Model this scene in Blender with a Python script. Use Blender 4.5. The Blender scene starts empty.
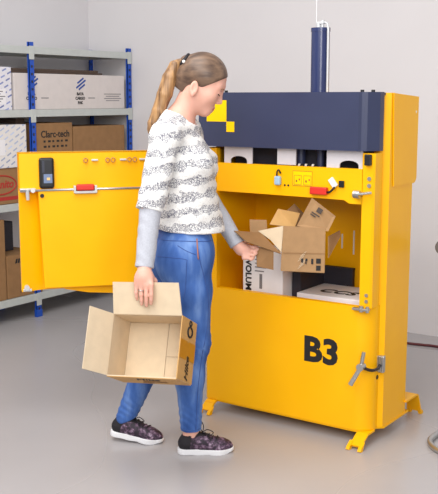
import bpy, bmesh, math, random
import numpy as np
from mathutils import Vector, Matrix
from mathutils.bvhtree import BVHTree

random.seed(4); RNG = np.random.default_rng(4)
SC = bpy.context.scene
COL = SC.collection
PI = math.pi

# ------------------------------------------------------------------ camera, world, lights, exposure
YAW = math.radians(34.5)
PITCH = math.atan(149 / 930)
cam_d = bpy.data.cameras.new('camera'); cam = bpy.data.objects.new('camera', cam_d); COL.objects.link(cam)
cam.location = (0, 0, 1.5)
cam.rotation_euler = (PI / 2 - PITCH, 0, YAW)
cam_d.sensor_fit = 'VERTICAL'; cam_d.sensor_height = 36.0; cam_d.lens = 36.0 * 930 / 494
cam_d.clip_start = 0.05; cam_d.clip_end = 60
SC.camera = cam

world = bpy.data.worlds.new('world'); SC.world = world; world.use_nodes = True
bg = world.node_tree.nodes['Background']
bg.inputs['Color'].default_value = (0.97, 0.97, 1.0, 1); bg.inputs['Strength'].default_value = 0.52

def area(name, loc, target, size, power, color=(1, 1, 1), size_y=None):
    l = bpy.data.lights.new(name, 'AREA'); l.energy = power; l.color = color
    l.shape = 'RECTANGLE'; l.size = size; l.size_y = size_y or size
    o = bpy.data.objects.new(name, l); COL.objects.link(o); o.location = loc
    o.rotation_euler = (Vector(target) - Vector(loc)).to_track_quat('-Z', 'Y').to_euler()
    return o
area('key_light', (-1.0, -0.9, 3.3), (-2.1, 3.6, 0.6), 2.4, 88, (1.0, 0.985, 0.97))
area('right_fill', (0.7, 0.2, 2.2), (-2.3, 4.0, 0.9), 1.3, 58, (1.0, 0.985, 0.975))  # added soft fill right of the camera; no window is known there
area('overhead_fill', (-2.3, 1.7, 3.6), (-2.1, 2.5, 0.0), 2.6, 92, (1.0, 0.985, 0.97))  # added soft lamp overhead to brighten the floor, not a known fixture
SC.view_settings.view_transform = 'Standard'; SC.view_settings.look = 'None'
SC.view_settings.gamma = 1.0; SC.view_settings.use_curve_mapping = False
SC.view_settings.exposure = 0.09

# ------------------------------------------------------------------ materials
def lin(c):
    return tuple(((v / 255) / 12.92 if v / 255 <= 0.04045 else ((v / 255 + 0.055) / 1.055) ** 2.4) for v in c)

MATS = {}
def mat(name, rgb, rough=0.5, metal=0.0, spec=0.5, noise=0.0, nscale=20.0, bump=0.0, bscale=200.0, coat=0.0, sss=0.0, stretch=(1, 1, 1)):
    if name in MATS: return MATS[name]
    m = bpy.data.materials.new(name); m.use_nodes = True
    nt = m.node_tree; b = nt.nodes['Principled BSDF']
    c = lin(rgb)
    b.inputs['Base Color'].default_value = (*c, 1); b.inputs['Roughness'].default_value = rough
    b.inputs['Metallic'].default_value = metal; b.inputs['Specular IOR Level'].default_value = spec
    if coat: b.inputs['Coat Weight'].default_value = coat; b.inputs['Coat Roughness'].default_value = 0.15
    if sss:
        b.inputs['Subsurface Weight'].default_value = sss; b.inputs['Subsurface Radius'].default_value = (0.012, 0.005, 0.003)
        b.inputs['Subsurface Scale'].default_value = 0.6
    tc = nt.nodes.new('ShaderNodeTexCoord'); mp = nt.nodes.new('ShaderNodeMapping'); mp.inputs['Scale'].default_value = stretch
    nt.links.new(tc.outputs['Object'], mp.inputs['Vector'])
    if noise:
        n = nt.nodes.new('ShaderNodeTexNoise'); n.inputs['Scale'].default_value = nscale; n.inputs['Detail'].default_value = 4
        nt.links.new(mp.outputs['Vector'], n.inputs['Vector'])
        r = nt.nodes.new('ShaderNodeValToRGB')
        r.color_ramp.elements[0].position = 0.3; r.color_ramp.elements[1].position = 0.7
        r.color_ramp.elements[0].color = (*[v * (1 - noise) for v in c], 1)
        r.color_ramp.elements[1].color = (*[min(1, v * (1 + noise)) for v in c], 1)
        nt.links.new(n.outputs['Fac'], r.inputs['Fac']); nt.links.new(r.outputs['Color'], b.inputs['Base Color'])
    if bump:
        n2 = nt.nodes.new('ShaderNodeTexNoise'); n2.inputs['Scale'].default_value = bscale; n2.inputs['Detail'].default_value = 3
        nt.links.new(mp.outputs['Vector'], n2.inputs['Vector'])
        bp = nt.nodes.new('ShaderNodeBump'); bp.inputs['Strength'].default_value = bump; bp.inputs['Distance'].default_value = 0.002
        nt.links.new(n2.outputs['Fac'], bp.inputs['Height']); nt.links.new(bp.outputs['Normal'], b.inputs['Normal'])
    MATS[name] = m
    return m

YEL = mat('yellow_paint', (255, 184, 0), 0.36, spec=0.28, noise=0.03, nscale=6, bump=0.05, bscale=120)
YEL2 = mat('yellow_decal', (255, 208, 0), 0.5, spec=0.2)
NAVY = mat('navy_paint', (50, 56, 84), 0.36, noise=0.04, nscale=8)
STEEL = mat('steel', (190, 190, 188), 0.3, metal=0.9, noise=0.06, nscale=40)
ZINC = mat('zinc', (205, 206, 206), 0.42, metal=0.35, noise=0.05, nscale=30)
GREYPL = mat('grey_plate', (214, 210, 214), 0.5, noise=0.05, nscale=20)
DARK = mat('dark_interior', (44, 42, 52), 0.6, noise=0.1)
BLACK = mat('black_plastic', (22, 22, 26), 0.4)
INK = mat('black_ink', (26, 24, 26), 0.6)
INKB = mat('blue_ink', (40, 76, 152), 0.6)
INKR = mat('red_ink', (176, 44, 36), 0.6)
INKG = mat('grey_ink', (120, 118, 120), 0.6)
RED = mat('red_plastic', (214, 48, 36), 0.4)
LBLUE = mat('pale_blue_plastic', (160, 190, 214), 0.4)
WHITEP = mat('white_plastic', (232, 230, 226), 0.45)
BLUE = mat('blue_paint', (22, 78, 184), 0.4, noise=0.06)
SHELF = mat('shelf_steel', (192, 197, 193), 0.45, noise=0.04)
CARD = mat('cardboard', (170, 132, 90), 0.75, noise=0.06, nscale=30, bump=0.1)
CARDL = mat('light_cardboard', (214, 194, 164), 0.75, noise=0.05, nscale=20, bump=0.1)
CARDO = mat('tan_cardboard', (196, 152, 92), 0.75, noise=0.06, nscale=25, bump=0.1)
CARDD = mat('brown_cardboard', (150, 112, 72), 0.8, noise=0.08, nscale=20, bump=0.1)
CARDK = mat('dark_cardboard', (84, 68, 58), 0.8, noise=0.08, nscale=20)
WCARD = mat('white_cardboard', (216, 208, 204), 0.7, noise=0.03, nscale=20)
WCARD2 = mat('bright_white_cardboard', (236, 234, 236), 0.6, noise=0.02, nscale=20)
TAPE = mat('brown_tape', (176, 116, 36), 0.3)
CTAPE = mat('clear_tape', (214, 190, 158), 0.2)
SKIN = mat('skin', (222, 168, 148), 0.5, noise=0.06, nscale=14, sss=0.12)
LIP = mat('lip_skin', (196, 112, 106), 0.45)
WALLM = mat('wall_paint', (216, 213, 215), 0.9, noise=0.012, nscale=3)
WALLB = mat('wall_paint_back', (218, 215, 216), 0.9, noise=0.012, nscale=3)

def floor_mat():
    m = mat('epoxy_floor', (172, 168, 168), 0.28, noise=0.03, nscale=2.2, spec=0.5)
    nt = m.node_tree; b = nt.nodes['Principled BSDF']
    n = nt.nodes.new('ShaderNodeTexNoise'); n.inputs['Scale'].default_value = 5; n.inputs['Detail'].default_value = 1
    mr = nt.nodes.new('ShaderNodeMapRange'); mr.inputs['To Min'].default_value = 0.20; mr.inputs['To Max'].default_value = 0.34
    nt.links.new(n.outputs['Fac'], mr.inputs['Value']); nt.links.new(mr.outputs['Result'], b.inputs['Roughness'])
    return m
FLOORM = floor_mat()

def knit_mat():
    m = bpy.data.materials.new('scribble_stripe_knit'); m.use_nodes = True
    nt = m.node_tree; b = nt.nodes['Principled BSDF']; N = nt.nodes.new; L = nt.links.new
    b.inputs['Roughness'].default_value = 0.9; b.inputs['Specular IOR Level'].default_value = 0.2
    tc = N('ShaderNodeTexCoord'); sp = N('ShaderNodeSeparateXYZ'); L(tc.outputs['Object'], sp.inputs['Vector'])
    ns = N('ShaderNodeTexNoise'); ns.inputs['Scale'].default_value = 22; ns.inputs['Detail'].default_value = 2
    L(tc.outputs['Object'], ns.inputs['Vector'])
    a1 = N('ShaderNodeMath'); a1.operation = 'MULTIPLY_ADD'; a1.inputs[1].default_value = 0.06
    L(ns.outputs['Fac'], a1.inputs[0]); L(sp.outputs['Z'], a1.inputs[2])
    ax = N('ShaderNodeMath'); ax.operation = 'MULTIPLY_ADD'; ax.inputs[1].default_value = -0.10
    L(sp.outputs['X'], ax.inputs[0]); L(a1.outputs[0], ax.inputs[2])
    s = N('ShaderNodeMath'); s.operation = 'MULTIPLY'; s.inputs[1].default_value = 2 * PI / 0.0625
    L(ax.outputs[0], s.inputs[0])
    sn = N('ShaderNodeMath'); sn.operation = 'SINE'; L(s.outputs[0], sn.inputs[0])
    band = N('ShaderNodeMapRange'); band.inputs['From Min'].default_value = -0.25; band.inputs['From Max'].default_value = 0.15
    L(sn.outputs[0], band.inputs['Value'])
    n1 = N('ShaderNodeTexNoise'); n1.inputs['Scale'].default_value = 90; n1.inputs['Detail'].default_value = 1
    L(tc.outputs['Object'], n1.inputs['Vector'])
    vo = N('ShaderNodeTexVoronoi'); vo.feature = 'DISTANCE_TO_EDGE'; vo.inputs['Scale'].default_value = 135
    mx = N('ShaderNodeMixRGB'); mx.inputs['Fac'].default_value = 0.02
    L(tc.outputs['Object'], mx.inputs['Color1']); L(n1.outputs['Color'], mx.inputs['Color2']); L(mx.outputs['Color'], vo.inputs['Vector'])
    ln = N('ShaderNodeMapRange'); ln.inputs['From Min'].default_value = 0.05; ln.inputs['From Max'].default_value = 0.17
    ln.inputs['To Min'].default_value = 1; ln.inputs['To Max'].default_value = 0.0
    L(vo.outputs['Distance'], ln.inputs['Value'])
    mu = N('ShaderNodeMath'); mu.operation = 'MULTIPLY'; L(band.outputs['Result'], mu.inputs[0]); L(ln.outputs['Result'], mu.inputs[1])
    # faint cream in the plain bands
    n3 = N('ShaderNodeTexNoise'); n3.inputs['Scale'].default_value = 160; L(tc.outputs['Object'], n3.inputs['Vector'])
    cr = N('ShaderNodeValToRGB'); cr.color_ramp.elements[0].color = (*lin((214, 212, 208)), 1); cr.color_ramp.elements[1].color = (*lin((238, 237, 234)), 1)
    cr.color_ramp.elements[0].position = 0.3; cr.color_ramp.elements[1].position = 0.5
    L(n3.outputs['Fac'], cr.inputs['Fac'])
    fm = N('ShaderNodeMixRGB'); L(mu.outputs[0], fm.inputs['Fac']); L(cr.outputs['Color'], fm.inputs['Color1'])
    fm.inputs['Color2'].default_value = (*lin((104, 104, 118)), 1)
    L(fm.outputs['Color'], b.inputs['Base Color'])
    bp = N('ShaderNodeBump'); bp.inputs['Strength'].default_value = 0.4; bp.inputs['Distance'].default_value = 0.002
    L(n3.outputs['Fac'], bp.inputs['Height']); L(bp.outputs['Normal'], b.inputs['Normal'])
    return m
KNIT = knit_mat()
HEATHER = mat('heather_grey_jersey', (182, 184, 192), 0.9, noise=0.08, nscale=160, bump=0.3, bscale=300, spec=0.2)

def denim_mat():
    m = mat('blue_denim', (66, 104, 178), 0.8, spec=0.2)
    nt = m.node_tree; b = nt.nodes['Principled BSDF']; N = nt.nodes.new; L = nt.links.new
    tc = N('ShaderNodeTexCoord'); mp = N('ShaderNodeMapping'); mp.inputs['Scale'].default_value = (1, 1, 0.28)
    L(tc.outputs['Object'], mp.inputs['Vector'])
    n = N('ShaderNodeTexNoise'); n.inputs['Scale'].default_value = 16; n.inputs['Detail'].default_value = 6; L(mp.outputs['Vector'], n.inputs['Vector'])
    r = N('ShaderNodeValToRGB'); e = r.color_ramp.elements
    e[0].position = 0.30; e[0].color = (*lin((48, 80, 142)), 1); e[1].position = 0.76; e[1].color = (*lin((122, 154, 206)), 1)
    k = e.new(0.5); k.color = (*lin((70, 106, 172)), 1)
    L(n.outputs['Fac'], r.inputs['Fac']); L(r.outputs['Color'], b.inputs['Base Color'])
    n2 = N('ShaderNodeTexNoise'); n2.inputs['Scale'].default_value = 380; L(tc.outputs['Object'], n2.inputs['Vector'])
    bp = N('ShaderNodeBump'); bp.inputs['Strength'].default_value = 0.2; bp.inputs['Distance'].default_value = 0.001
    L(n2.outputs['Fac'], bp.inputs['Height']); L(bp.outputs['Normal'], b.inputs['Normal'])
    return m
DENIM = denim_mat()
SEAM = mat('denim_seam', (54, 82, 144), 0.8)
THREAD = mat('copper_thread', (176, 112, 84), 0.6)

def hair_mat(name, stretch, dark, lit):
    m = mat(name, dark, 0.42, spec=0.5)
    nt = m.node_tree; b = nt.nodes['Principled BSDF']; N = nt.nodes.new; L = nt.links.new
    tc = N('ShaderNodeTexCoord'); mp = N('ShaderNodeMapping'); mp.inputs['Scale'].default_value = stretch
    mp.inputs['Rotation'].default_value = (0, math.radians(28), 0)
    L(tc.outputs['Object'], mp.inputs['Vector'])
    n = N('ShaderNodeTexNoise'); n.inputs['Scale'].default_value = 26; n.inputs['Detail'].default_value = 5; L(mp.outputs['Vector'], n.inputs['Vector'])
    r = N('ShaderNodeValToRGB'); e = r.color_ramp.elements
    e[0].position = 0.34; e[0].color = (*lin(dark), 1); e[1].position = 0.68; e[1].color = (*lin(lit), 1)
    L(n.outputs['Fac'], r.inputs['Fac']); L(r.outputs['Color'], b.inputs['Base Color'])
    bp = N('ShaderNodeBump'); bp.inputs['Strength'].default_value = 0.5; bp.inputs['Distance'].default_value = 0.004
    L(n.outputs['Fac'], bp.inputs['Height']); L(bp.outputs['Normal'], b.inputs['Normal'])
    return m
HAIR = hair_mat('dark_blond_hair', (0.25, 2.0, 1.6), (80, 61, 50), (130, 103, 82))
TAIL = hair_mat('blond_ponytail', (2.6, 2.6, 0.22), (104, 74, 48), (186, 142, 94))

def shoe_mat():
    m = mat('floral_shoe_fabric', (52, 40, 56), 0.6)
    nt = m.node_tree; b = nt.nodes['Principled BSDF']; N = nt.nodes.new; L = nt.links.new
    tc = N('ShaderNodeTexCoord')
    n = N('ShaderNodeTexNoise'); n.inputs['Scale'].default_value = 48; n.inputs['Detail'].default_value = 4; n.inputs['Roughness'].default_value = 0.7; L(tc.outputs['Object'], n.inputs['Vector'])
    r = N('ShaderNodeValToRGB'); e = r.color_ramp.elements
    e[0].position = 0.45; e[0].color = (*lin((40, 28, 42)), 1); e[1].position = 0.72; e[1].color = (*lin((190, 168, 186)), 1)
    k = e.new(0.56); k.color = (*lin((96, 70, 94)), 1)
    L(n.outputs['Fac'], r.inputs['Fac']); L(r.outputs['Color'], b.inputs['Base Color'])
    return m
SHOE = shoe_mat()
RUBBER = mat('white_rubber', (232, 232, 234), 0.5)
BLKF = mat('black_fabric', (26, 22, 28), 0.7)

def dash_mat(name, paper, ink, rot):
    """white paper printed all over with short slanted blue dashes"""
    m = mat(name, paper, 0.65)
    nt = m.node_tree; b = nt.nodes['Principled BSDF']; N = nt.nodes.new; L = nt.links.new
    tc = N('ShaderNodeTexCoord'); sp = N('ShaderNodeSeparateXYZ'); L(tc.outputs['Object'], sp.inputs['Vector'])
    cx = N('ShaderNodeCombineXYZ'); L(sp.outputs['Y'], cx.inputs['X']); L(sp.outputs['Z'], cx.inputs['Y'])
    mp = N('ShaderNodeMapping'); mp.inputs['Rotation'].default_value = (0, 0, rot); L(cx.outputs['Vector'], mp.inputs['Vector'])
    br = N('ShaderNodeTexBrick'); br.inputs['Scale'].default_value = 1.0
    br.inputs['Brick Width'].default_value = 0.062; br.inputs['Row Height'].default_value = 0.034; br.inputs['Mortar Size'].default_value = 0.0125
    br.inputs['Mortar Smooth'].default_value = 0.1
    br.inputs['Color1'].default_value = (*lin(ink), 1); br.inputs['Color2'].default_value = (*lin(tuple(min(255, v + 60) for v in ink)), 1)
    br.inputs['Mortar'].default_value = (*lin(paper), 1)
    L(mp.outputs['Vector'], br.inputs['Vector']); L(br.outputs['Color'], b.inputs['Base Color'])
    return m
DASH1 = dash_mat('dash_print_dark', (226, 224, 230), (96, 108, 156), -0.42)
DASH2 = dash_mat('dash_print_pale', (228, 224, 220), (150, 160, 184), -0.5)

# ------------------------------------------------------------------ builders
def root_of(o):
    while o.parent: o = o.parent
    return o
def link(name, me, m, parent=None, local=False, smooth=None):
    if smooth is not None:
        me.polygons.foreach_set('use_smooth', [smooth] * len(me.polygons))
    if m is not None and not me.materials: me.materials.append(m)
    if parent is not None and not local:
        r = root_of(parent); me.transform(ROOTM[r.name].inverted())
    o = bpy.data.objects.new(name, me); COL.objects.link(o)
    if parent is not None: o.parent = parent
    return o
ROOTM = {}
def thing(name, label, cat, loc=(0, 0, 0), rz=0.0, group=None):
    o = bpy.data.objects.new(name, None); COL.objects.link(o); o.empty_display_size = 0.1
    o.location = loc; o.rotation_euler = (0, 0, rz); o['label'] = label; o['category'] = cat
    if group: o['group'] = group
    ROOTM[o.name] = Matrix.Translation(loc) @ Matrix.Rotation(rz, 4, 'Z')
    return o
def obj(name, bm, m, parent=None, local=False, smooth=False, kind=None, autosmooth=None):
    bmesh.ops.recalc_face_normals(bm, faces=bm.faces)
    me = bpy.data.meshes.new(name); bm.to_mesh(me); bm.free()
    if autosmooth:
        me.polygons.foreach_set('use_smooth', [True] * len(me.polygons))
        me.set_sharp_from_angle(angle=math.radians(autosmooth))
        smooth = None
    o = link(name, me, m, parent, local, smooth if not autosmooth else None)
    if kind: o['kind'] = kind
    return o
def nb(): return bmesh.new()

def merge(bm, verts, faces):
    vs = [bm.verts.new(v) for v in verts]
    for f in faces:
        try: bm.faces.new([vs[i] for i in f])
        except ValueError: pass
    return vs
def box(bm, lo, hi, bev=0.0, M=None, seg=2):
    t = bmesh.new()
    bmesh.ops.create_cube(t, size=1.0)
    c = [(lo[i] + hi[i]) / 2 for i in range(3)]; s = [abs(hi[i] - lo[i]) for i in range(3)]
    for v in t.verts: v.co = Vector((c[0] + v.co.x * s[0], c[1] + v.co.y * s[1], c[2] + v.co.z * s[2]))
    if bev: bmesh.ops.bevel(t, geom=t.edges[:], offset=min(bev, min(s) * 0.45), segments=seg, affect='EDGES', profile=0.5)
    if M is not None: bmesh.ops.transform(t, matrix=M, verts=t.verts)
    append(bm, t)
def append(bm, t):
    t.verts.index_update()
    vs = [bm.verts.new(v.co) for v in t.verts]
    for f in t.faces:
        try: bm.faces.new([vs[v.index] for v in f.verts])
        except ValueError: pass
    t.free()
def prism(bm, pts, vec, bev=0.0):
    """polygon pts (3D, planar) extruded by vec"""
    t = bmesh.new(); n = len(pts); vec = Vector(vec)
    a = [t.verts.new(Vector(p)) for p in pts]; b = [t.verts.new(Vector(p) + vec) for p in pts]
    t.faces.new(a); t.faces.new(list(reversed(b)))
    for i in range(n): t.faces.new([a[i], a[(i + 1) % n], b[(i + 1) % n], b[i]])
    bmesh.ops.recalc_face_normals(t, faces=t.faces)
    if bev: bmesh.ops.bevel(t, geom=t.edges[:], offset=bev, segments=2, affect='EDGES', profile=0.5)
    append(bm, t)
def quad(bm, p, th):
    """four corners made into a board of thickness th (centred)"""
    p = [Vector(q) for q in p]
    n = (p[2] - p[0]).cross(p[3] - p[1]).normalized() * th
    a = [q - n / 2 for q in p]; b = [q + n / 2 for q in p]
    merge(bm, a + b, [(3, 2, 1, 0), (4, 5, 6, 7), (0, 1, 5, 4), (1, 2, 6, 5), (2, 3, 7, 6), (3, 0, 4, 7)])
def sheet(bm, path, z0, z1, t):
    """plan path (x,y) made into an upright sheet of thickness t on its left"""
    n = len(path); P = [Vector((p[0], p[1])) for p in path]; Q = []
    for i in range(n):
        d = Vector((0, 0))
        if i > 0: d += (P[i] - P[i - 1]).normalized()
        if i < n - 1: d += (P[i + 1] - P[i]).normalized()
        d.normalize(); nn = Vector((-d.y, d.x))
        e = (P[i + 1] - P[i]).normalized() if i < n - 1 else (P[i] - P[i - 1]).normalized()
        k = max(0.4, nn.dot(Vector((-e.y, e.x))))
        Q.append(P[i] + nn * t / k)
    ring = []
    for i in range(n):
        ring.append([bm.verts.new((P[i].x, P[i].y, z0)), bm.verts.new((P[i].x, P[i].y, z1)), bm.verts.new((Q[i].x, Q[i].y, z1)), bm.verts.new((Q[i].x, Q[i].y, z0))])
    for i in range(n - 1):
        for j in range(4):
            bm.faces.new([ring[i][j], ring[i][(j + 1) % 4], ring[i + 1][(j + 1) % 4], ring[i + 1][j]])
    bm.faces.new(ring[0]); bm.faces.new(ring[-1][::-1])
def arc(cx, cy, r, a0, a1, n=8):
    return [(cx + r * math.cos(a0 + (a1 - a0) * i / n), cy + r * math.sin(a0 + (a1 - a0) * i / n)) for i in range(n + 1)]
def tube(bm, pts, r, seg=10, cap=True):
    pts = [Vector(p) for p in pts]; n = len(pts); rs = r if isinstance(r, (list, tuple)) else [r] * n
    rings = []; prev = None
    for i, p in enumerate(pts):
        d = (pts[min(i + 1, n - 1)] - pts[max(i - 1, 0)]).normalized()
        if prev is None:
            a = Vector((0, 0, 1)) if abs(d.z) < 0.9 else Vector((1, 0, 0)); u = d.cross(a).normalized()
        else: u = (prev - d * prev.dot(d)).normalized()
        prev = u; w = d.cross(u)
        rings.append([bm.verts.new(p + (u * math.cos(2 * PI * k / seg) + w * math.sin(2 * PI * k / seg)) * rs[i]) for k in range(seg)])
    for i in range(n - 1):
        for k in range(seg): bm.faces.new([rings[i][k], rings[i][(k + 1) % seg], rings[i + 1][(k + 1) % seg], rings[i + 1][k]])
    if cap: bm.faces.new(rings[0][::-1]); bm.faces.new(rings[-1])
def cyl(bm, a, b, r, seg=20): tube(bm, [a, b], r, seg)
def smooth_path(pts, n=6):
    pts = [Vector(p) for p in pts]; out = []
    for i in range(len(pts) - 1):
        p0 = pts[max(i - 1, 0)]; p1 = pts[i]; p2 = pts[i + 1]; p3 = pts[min(i + 2, len(pts) - 1)]
        for k in range(n):
            t = k / n
            out.append(0.5 * ((2 * p1) + (p2 - p0) * t + (2 * p0 - 5 * p1 + 4 * p2 - p3) * t * t + (3 * p1 - p0 - 3 * p2 + p3) * t ** 3))
    out.append(pts[-1]); return out
def textmesh(body, size, M, bold=0.0, ext=0.0006, shear=0.0, spacing=1.0):
    cu = bpy.data.curves.new('lettering', 'FONT'); cu.body = body; cu.size = size; cu.align_x = 'CENTER'; cu.align_y = 'CENTER'
    cu.offset = bold; cu.extrude = ext; cu.shear = shear; cu.space_character = spacing; cu.resolution_u = 3
    o = bpy.data.objects.new('lettering_source', cu); COL.objects.link(o)
    dg = bpy.context.evaluated_depsgraph_get(); dg.update()
    me = bpy.data.meshes.new_from_object(o.evaluated_get(dg)); me.materials.clear()
    bpy.data.objects.remove(o); bpy.data.curves.remove(cu)
    me.transform(M); return me
def frame_m(o, x, y):
    """matrix whose local x,y run along x,y (3D) at origin o"""
    x = Vector(x).normalized(); y = Vector(y); z = x.cross(y).normalized(); y = z.cross(x)
    return Matrix(((x.x, y.x, z.x, o[0]), (x.y, y.y, z.y, o[1]), (x.z, y.z, z.z, o[2]), (0, 0, 0, 1)))
def text(name, body, size, o, x, y, m, parent, **k):
    return link(name, textmesh(body, size, frame_m(o, x, y), **k), m, parent, local=k.pop('local', False)) if 'local' not in k else None
def ltext(name, body, size, o, x, y, m, parent, **k):
    return link(name, textmesh(body, size, frame_m(o, x, y), **k), m, parent, local=True)

# ================================================================== SETTING
b = nb(); box(b, (-5.6, -3.0, -0.12), (3.0, 6.2, 0.0)); obj('floor', b, FLOORM, kind='structure')
b = nb(); box(b, (-5.17, -1.5, 0), (-5.03, 5.67, 3.2)); obj('wall_left', b, WALLM, kind='structure')
b = nb(); box(b, (-5.03, 5.53, 0), (2.6, 5.67, 3.2)); obj('wall_back', b, WALLB, kind='structure')

# ================================================================== SHELVING RACK
rack = thing('shelving_rack', 'grey steel shelving rack with blue slotted posts in the corner by the left wall', 'shelving', (-4.8, 4.6, 0))
XF, XR = -4.6, -4.99
bays = [(3.40, 4.49), (4.49, 5.500)]
for y in (3.40, 4.49, 5.500):
    for x, s in ((XF, -1), (XR, 1)):
        b = nb()
        # L section post; its punched slots stay part of the post
        box(b, (x - 0.004 if s < 0 else x, y - 0.022, 0.0), (x if s < 0 else x + 0.004, y + 0.022, 1.868))
        box(b, (x + s * 0.017, y - 0.022, 0.0), (x, y - 0.018, 1.868))
        nf = len(b.faces)
        for k in range(36):
            z = 0.05 + k * 0.05
            box(b, (x - 0.0045, y - 0.006, z), (x + 0.0045, y + 0.006, z + 0.016))
        for q, f in enumerate(b.faces):
            if q >= nf: f.material_index = 1
        p = obj('post', b, BLUE, rack); p.data.materials.append(DARK)
        b = nb(); box(b, (x - 0.020 if s < 0 else x - 0.006, y - 0.026, 0), (x + 0.006 if s < 0 else x + 0.020, y + 0.026, 0.05), 0.002)
        obj('post_foot', b, BLUE, p)
for (y0, y1) in bays:
    for zt in (1.838, 1.422, 0.806, 0.166):
        b = nb()
        box(b, (XR + 0.004, y0 + 0.02, zt - 0.012), (XF - 0.004, y1 - 0.02, zt - 0.002))
        box(b, (XF - 0.01, y0 + 0.02, zt - 0.048), (XF + 0.003, y1 - 0.02, zt), 0.002)
        box(b, (XR - 0.003, y0 + 0.02, zt - 0.048), (XR + 0.01, y1 - 0.02, zt), 0.002)
        box(b, (XR, y1 - 0.03, zt - 0.048), (XF, y1 - 0.02, zt), 0.001)
        box(b, (XR, y0 + 0.02, zt - 0.048), (XF, y0 + 0.03, zt), 0.001)
        sh = obj('shelf', b, SHELF, rack)
        for ye in ((y1,) if y0 > 4 else (y0, y1)):
            b = nb(); box(b, (XF, ye - 0.0225, zt - 0.085), (XF + 0.006, ye + 0.0225, zt + 0.004), 0.002); obj('corner_clip', b, SHELF, sh)

def carton(name, label, cat, x1, x0, y0, y1, z0, z1, m, group=None, tapeline=None):
    t = thing(name, label, cat, ((x0 + x1) / 2, (y0 + y1) / 2, z0), 0, group)
    b = nb(); box(b, (x0, y0, z0), (x1, y1, z1), 0.004); obj('carton_body', b, m, t)
    if tapeline:
        b = nb(); box(b, (x0 + 0.002, (y0 + y1) / 2 - 0.025, z1 - 0.0005), (x1 - 0.002, (y0 + y1) / 2 + 0.025, z1 + 0.0008)); obj('tape', b, tapeline, t)
    else:
        for (xa, xb) in ((x0 + 0.002, (x0 + x1) / 2 - 0.001), ((x0 + x1) / 2 + 0.001, x1 - 0.002)):
            if xa > xb: xa, xb = (x1 + 0.002, (x0 + x1) / 2 - 0.001) if xa == x0 + 0.002 else ((x0 + x1) / 2 + 0.001, x0 - 0.002)
            b = nb(); box(b, (xa, y0 + 0.004, z1 - 0.001), (xb, y1 - 0.004, z1 + 0.0015)); obj('top_flap', b, m, t)
    return t
FX = -4.62
YX, ZX = (0, 1, 0), (0, 0, 1)
def stripes(bm, y, z, s, X):
    """three slanted bars, the middle one longest"""
    d = Vector((0, 0.86, 0.5)); n = Vector((0, -0.5, 0.86))
    for k, (o, a, l) in enumerate(((0.032, -0.2, 0.75), (0, -0.5, 1.15), (-0.032, -0.62, 0.75))):
        c = Vector((X, y, z)) + n * o * s + d * (a + 0.5) * 0.1 * s * 0.4
        prism(bm, [c - d * l * 0.07 * s - n * 0.009 * s, c + d * l * 0.07 * s - n * 0.009 * s, c + d * l * 0.07 * s + n * 0.009 * s, c - d * l * 0.07 * s + n * 0.009 * s], (0.0012, 0, 0))

# second shelf from the top
t = carton('storage_box', 'white box printed with slanted blue dashes at the left end of the upper shelf', 'box', FX, -4.95, 3.96, 4.325, 1.422, 1.700, DASH1, tapeline=CTAPE)
b = nb(); box(b, (FX, 4.13, 1.46), (FX + 0.001, 4.27, 1.56)); pl_ = obj('label_panel', b, WCARD2, t)
b = nb()
for k in range(5): box(b, (FX + 0.001, 4.145, 1.475 + k * 0.016), (FX + 0.0016, 4.225 + 0.02 * (k % 3), 1.481 + k * 0.016))
obj('lettering', b, INKG, pl_)
t = carton('long_carton', 'long white carton with blue stripe emblems lying along the upper shelf', 'box', FX, -4.96, 4.345, 5.462, 1.422, 1.664, WCARD, tapeline=CTAPE)
b = nb(); stripes(b, 4.985, 1.598, 0.70, FX); obj('stripe_emblem', b, INKB, t)
b = nb(); stripes(b, 4.515, 1.602, 0.70, FX); obj('stripe_emblem', b, INKB, t)
for yy in (4.975, 4.50):
    for k, wd in enumerate(('BAYA', 'CARGO', 'PAK')):
        text('lettering', wd, 0.028, (FX + 0.0008, yy, 1.528 - k * 0.031), YX, ZX, INK, t, bold=0.0012)
b = nb()
for yy in (5.06, 4.59): box(b, (FX, yy, 1.497), (FX + 0.0012, yy + 0.07, 1.503))
for k in range(4): box(b, (FX, 5.25 - 0.02 * (k % 2), 1.478 + k * 0.016), (FX + 0.0012, 5.40 + 0.02 * (k % 2), 1.483 + k * 0.016))
obj('small_print', b, INKG, t)
t = thing('flat_carton', 'dark flattened carton lying on top of the long white carton', 'box', (-4.82, 4.8, 1.667))
b = nb(); box(b, (-4.96, 4.36, 1.667), (-4.66, 5.26, 1.679), 0.002); box(b, (-4.97, 4.38, 1.679), (-4.665, 5.22, 1.697), 0.002); obj('folded_board', b, CARDK, t)
# third shelf
t = carton('storage_box', 'brown carton with red oval mark standing on the third shelf under a white box', 'box', FX, -4.95, 3.95, 4.356, 0.806, 1.042, CARDD)
b = nb()
ov = [(FX, 4.20 + 0.135 * math.cos(a), 0.935 + 0.062 * math.sin(a)) for a in np.linspace(0, 2 * PI, 41)]
tube(b, ov, 0.005, 6, cap=False); obj('oval_mark', b, INKR, t)
text('lettering', 'Danito', 0.074, (FX + 0.0008, 4.205, 0.938), YX, ZX, INKR, t, bold=0.002, shear=0.25)
b = nb(); box(b, (FX, 3.955, 0.832), (FX + 0.001, 4.352, 0.856)); obj('red_band', b, INKR, t)
t = carton('storage_box', 'white box with faint blue dashes stacked on the brown red-oval carton', 'box', FX + 0.01, -4.94, 4.0, 4.432, 1.045, 1.327, DASH2, tapeline=CTAPE)
b = nb(); box(b, (FX + 0.01, 4.05, 1.13), (FX + 0.011, 4.24, 1.23)); pl_ = obj('label_panel', b, WCARD2, t)
b = nb()
for k in range(3): box(b, (FX + 0.011, 4.10, 1.16 + k * 0.02), (FX + 0.0115, 4.19, 1.167 + k * 0.02))
obj('lettering', b, INKG, pl_)
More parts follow.
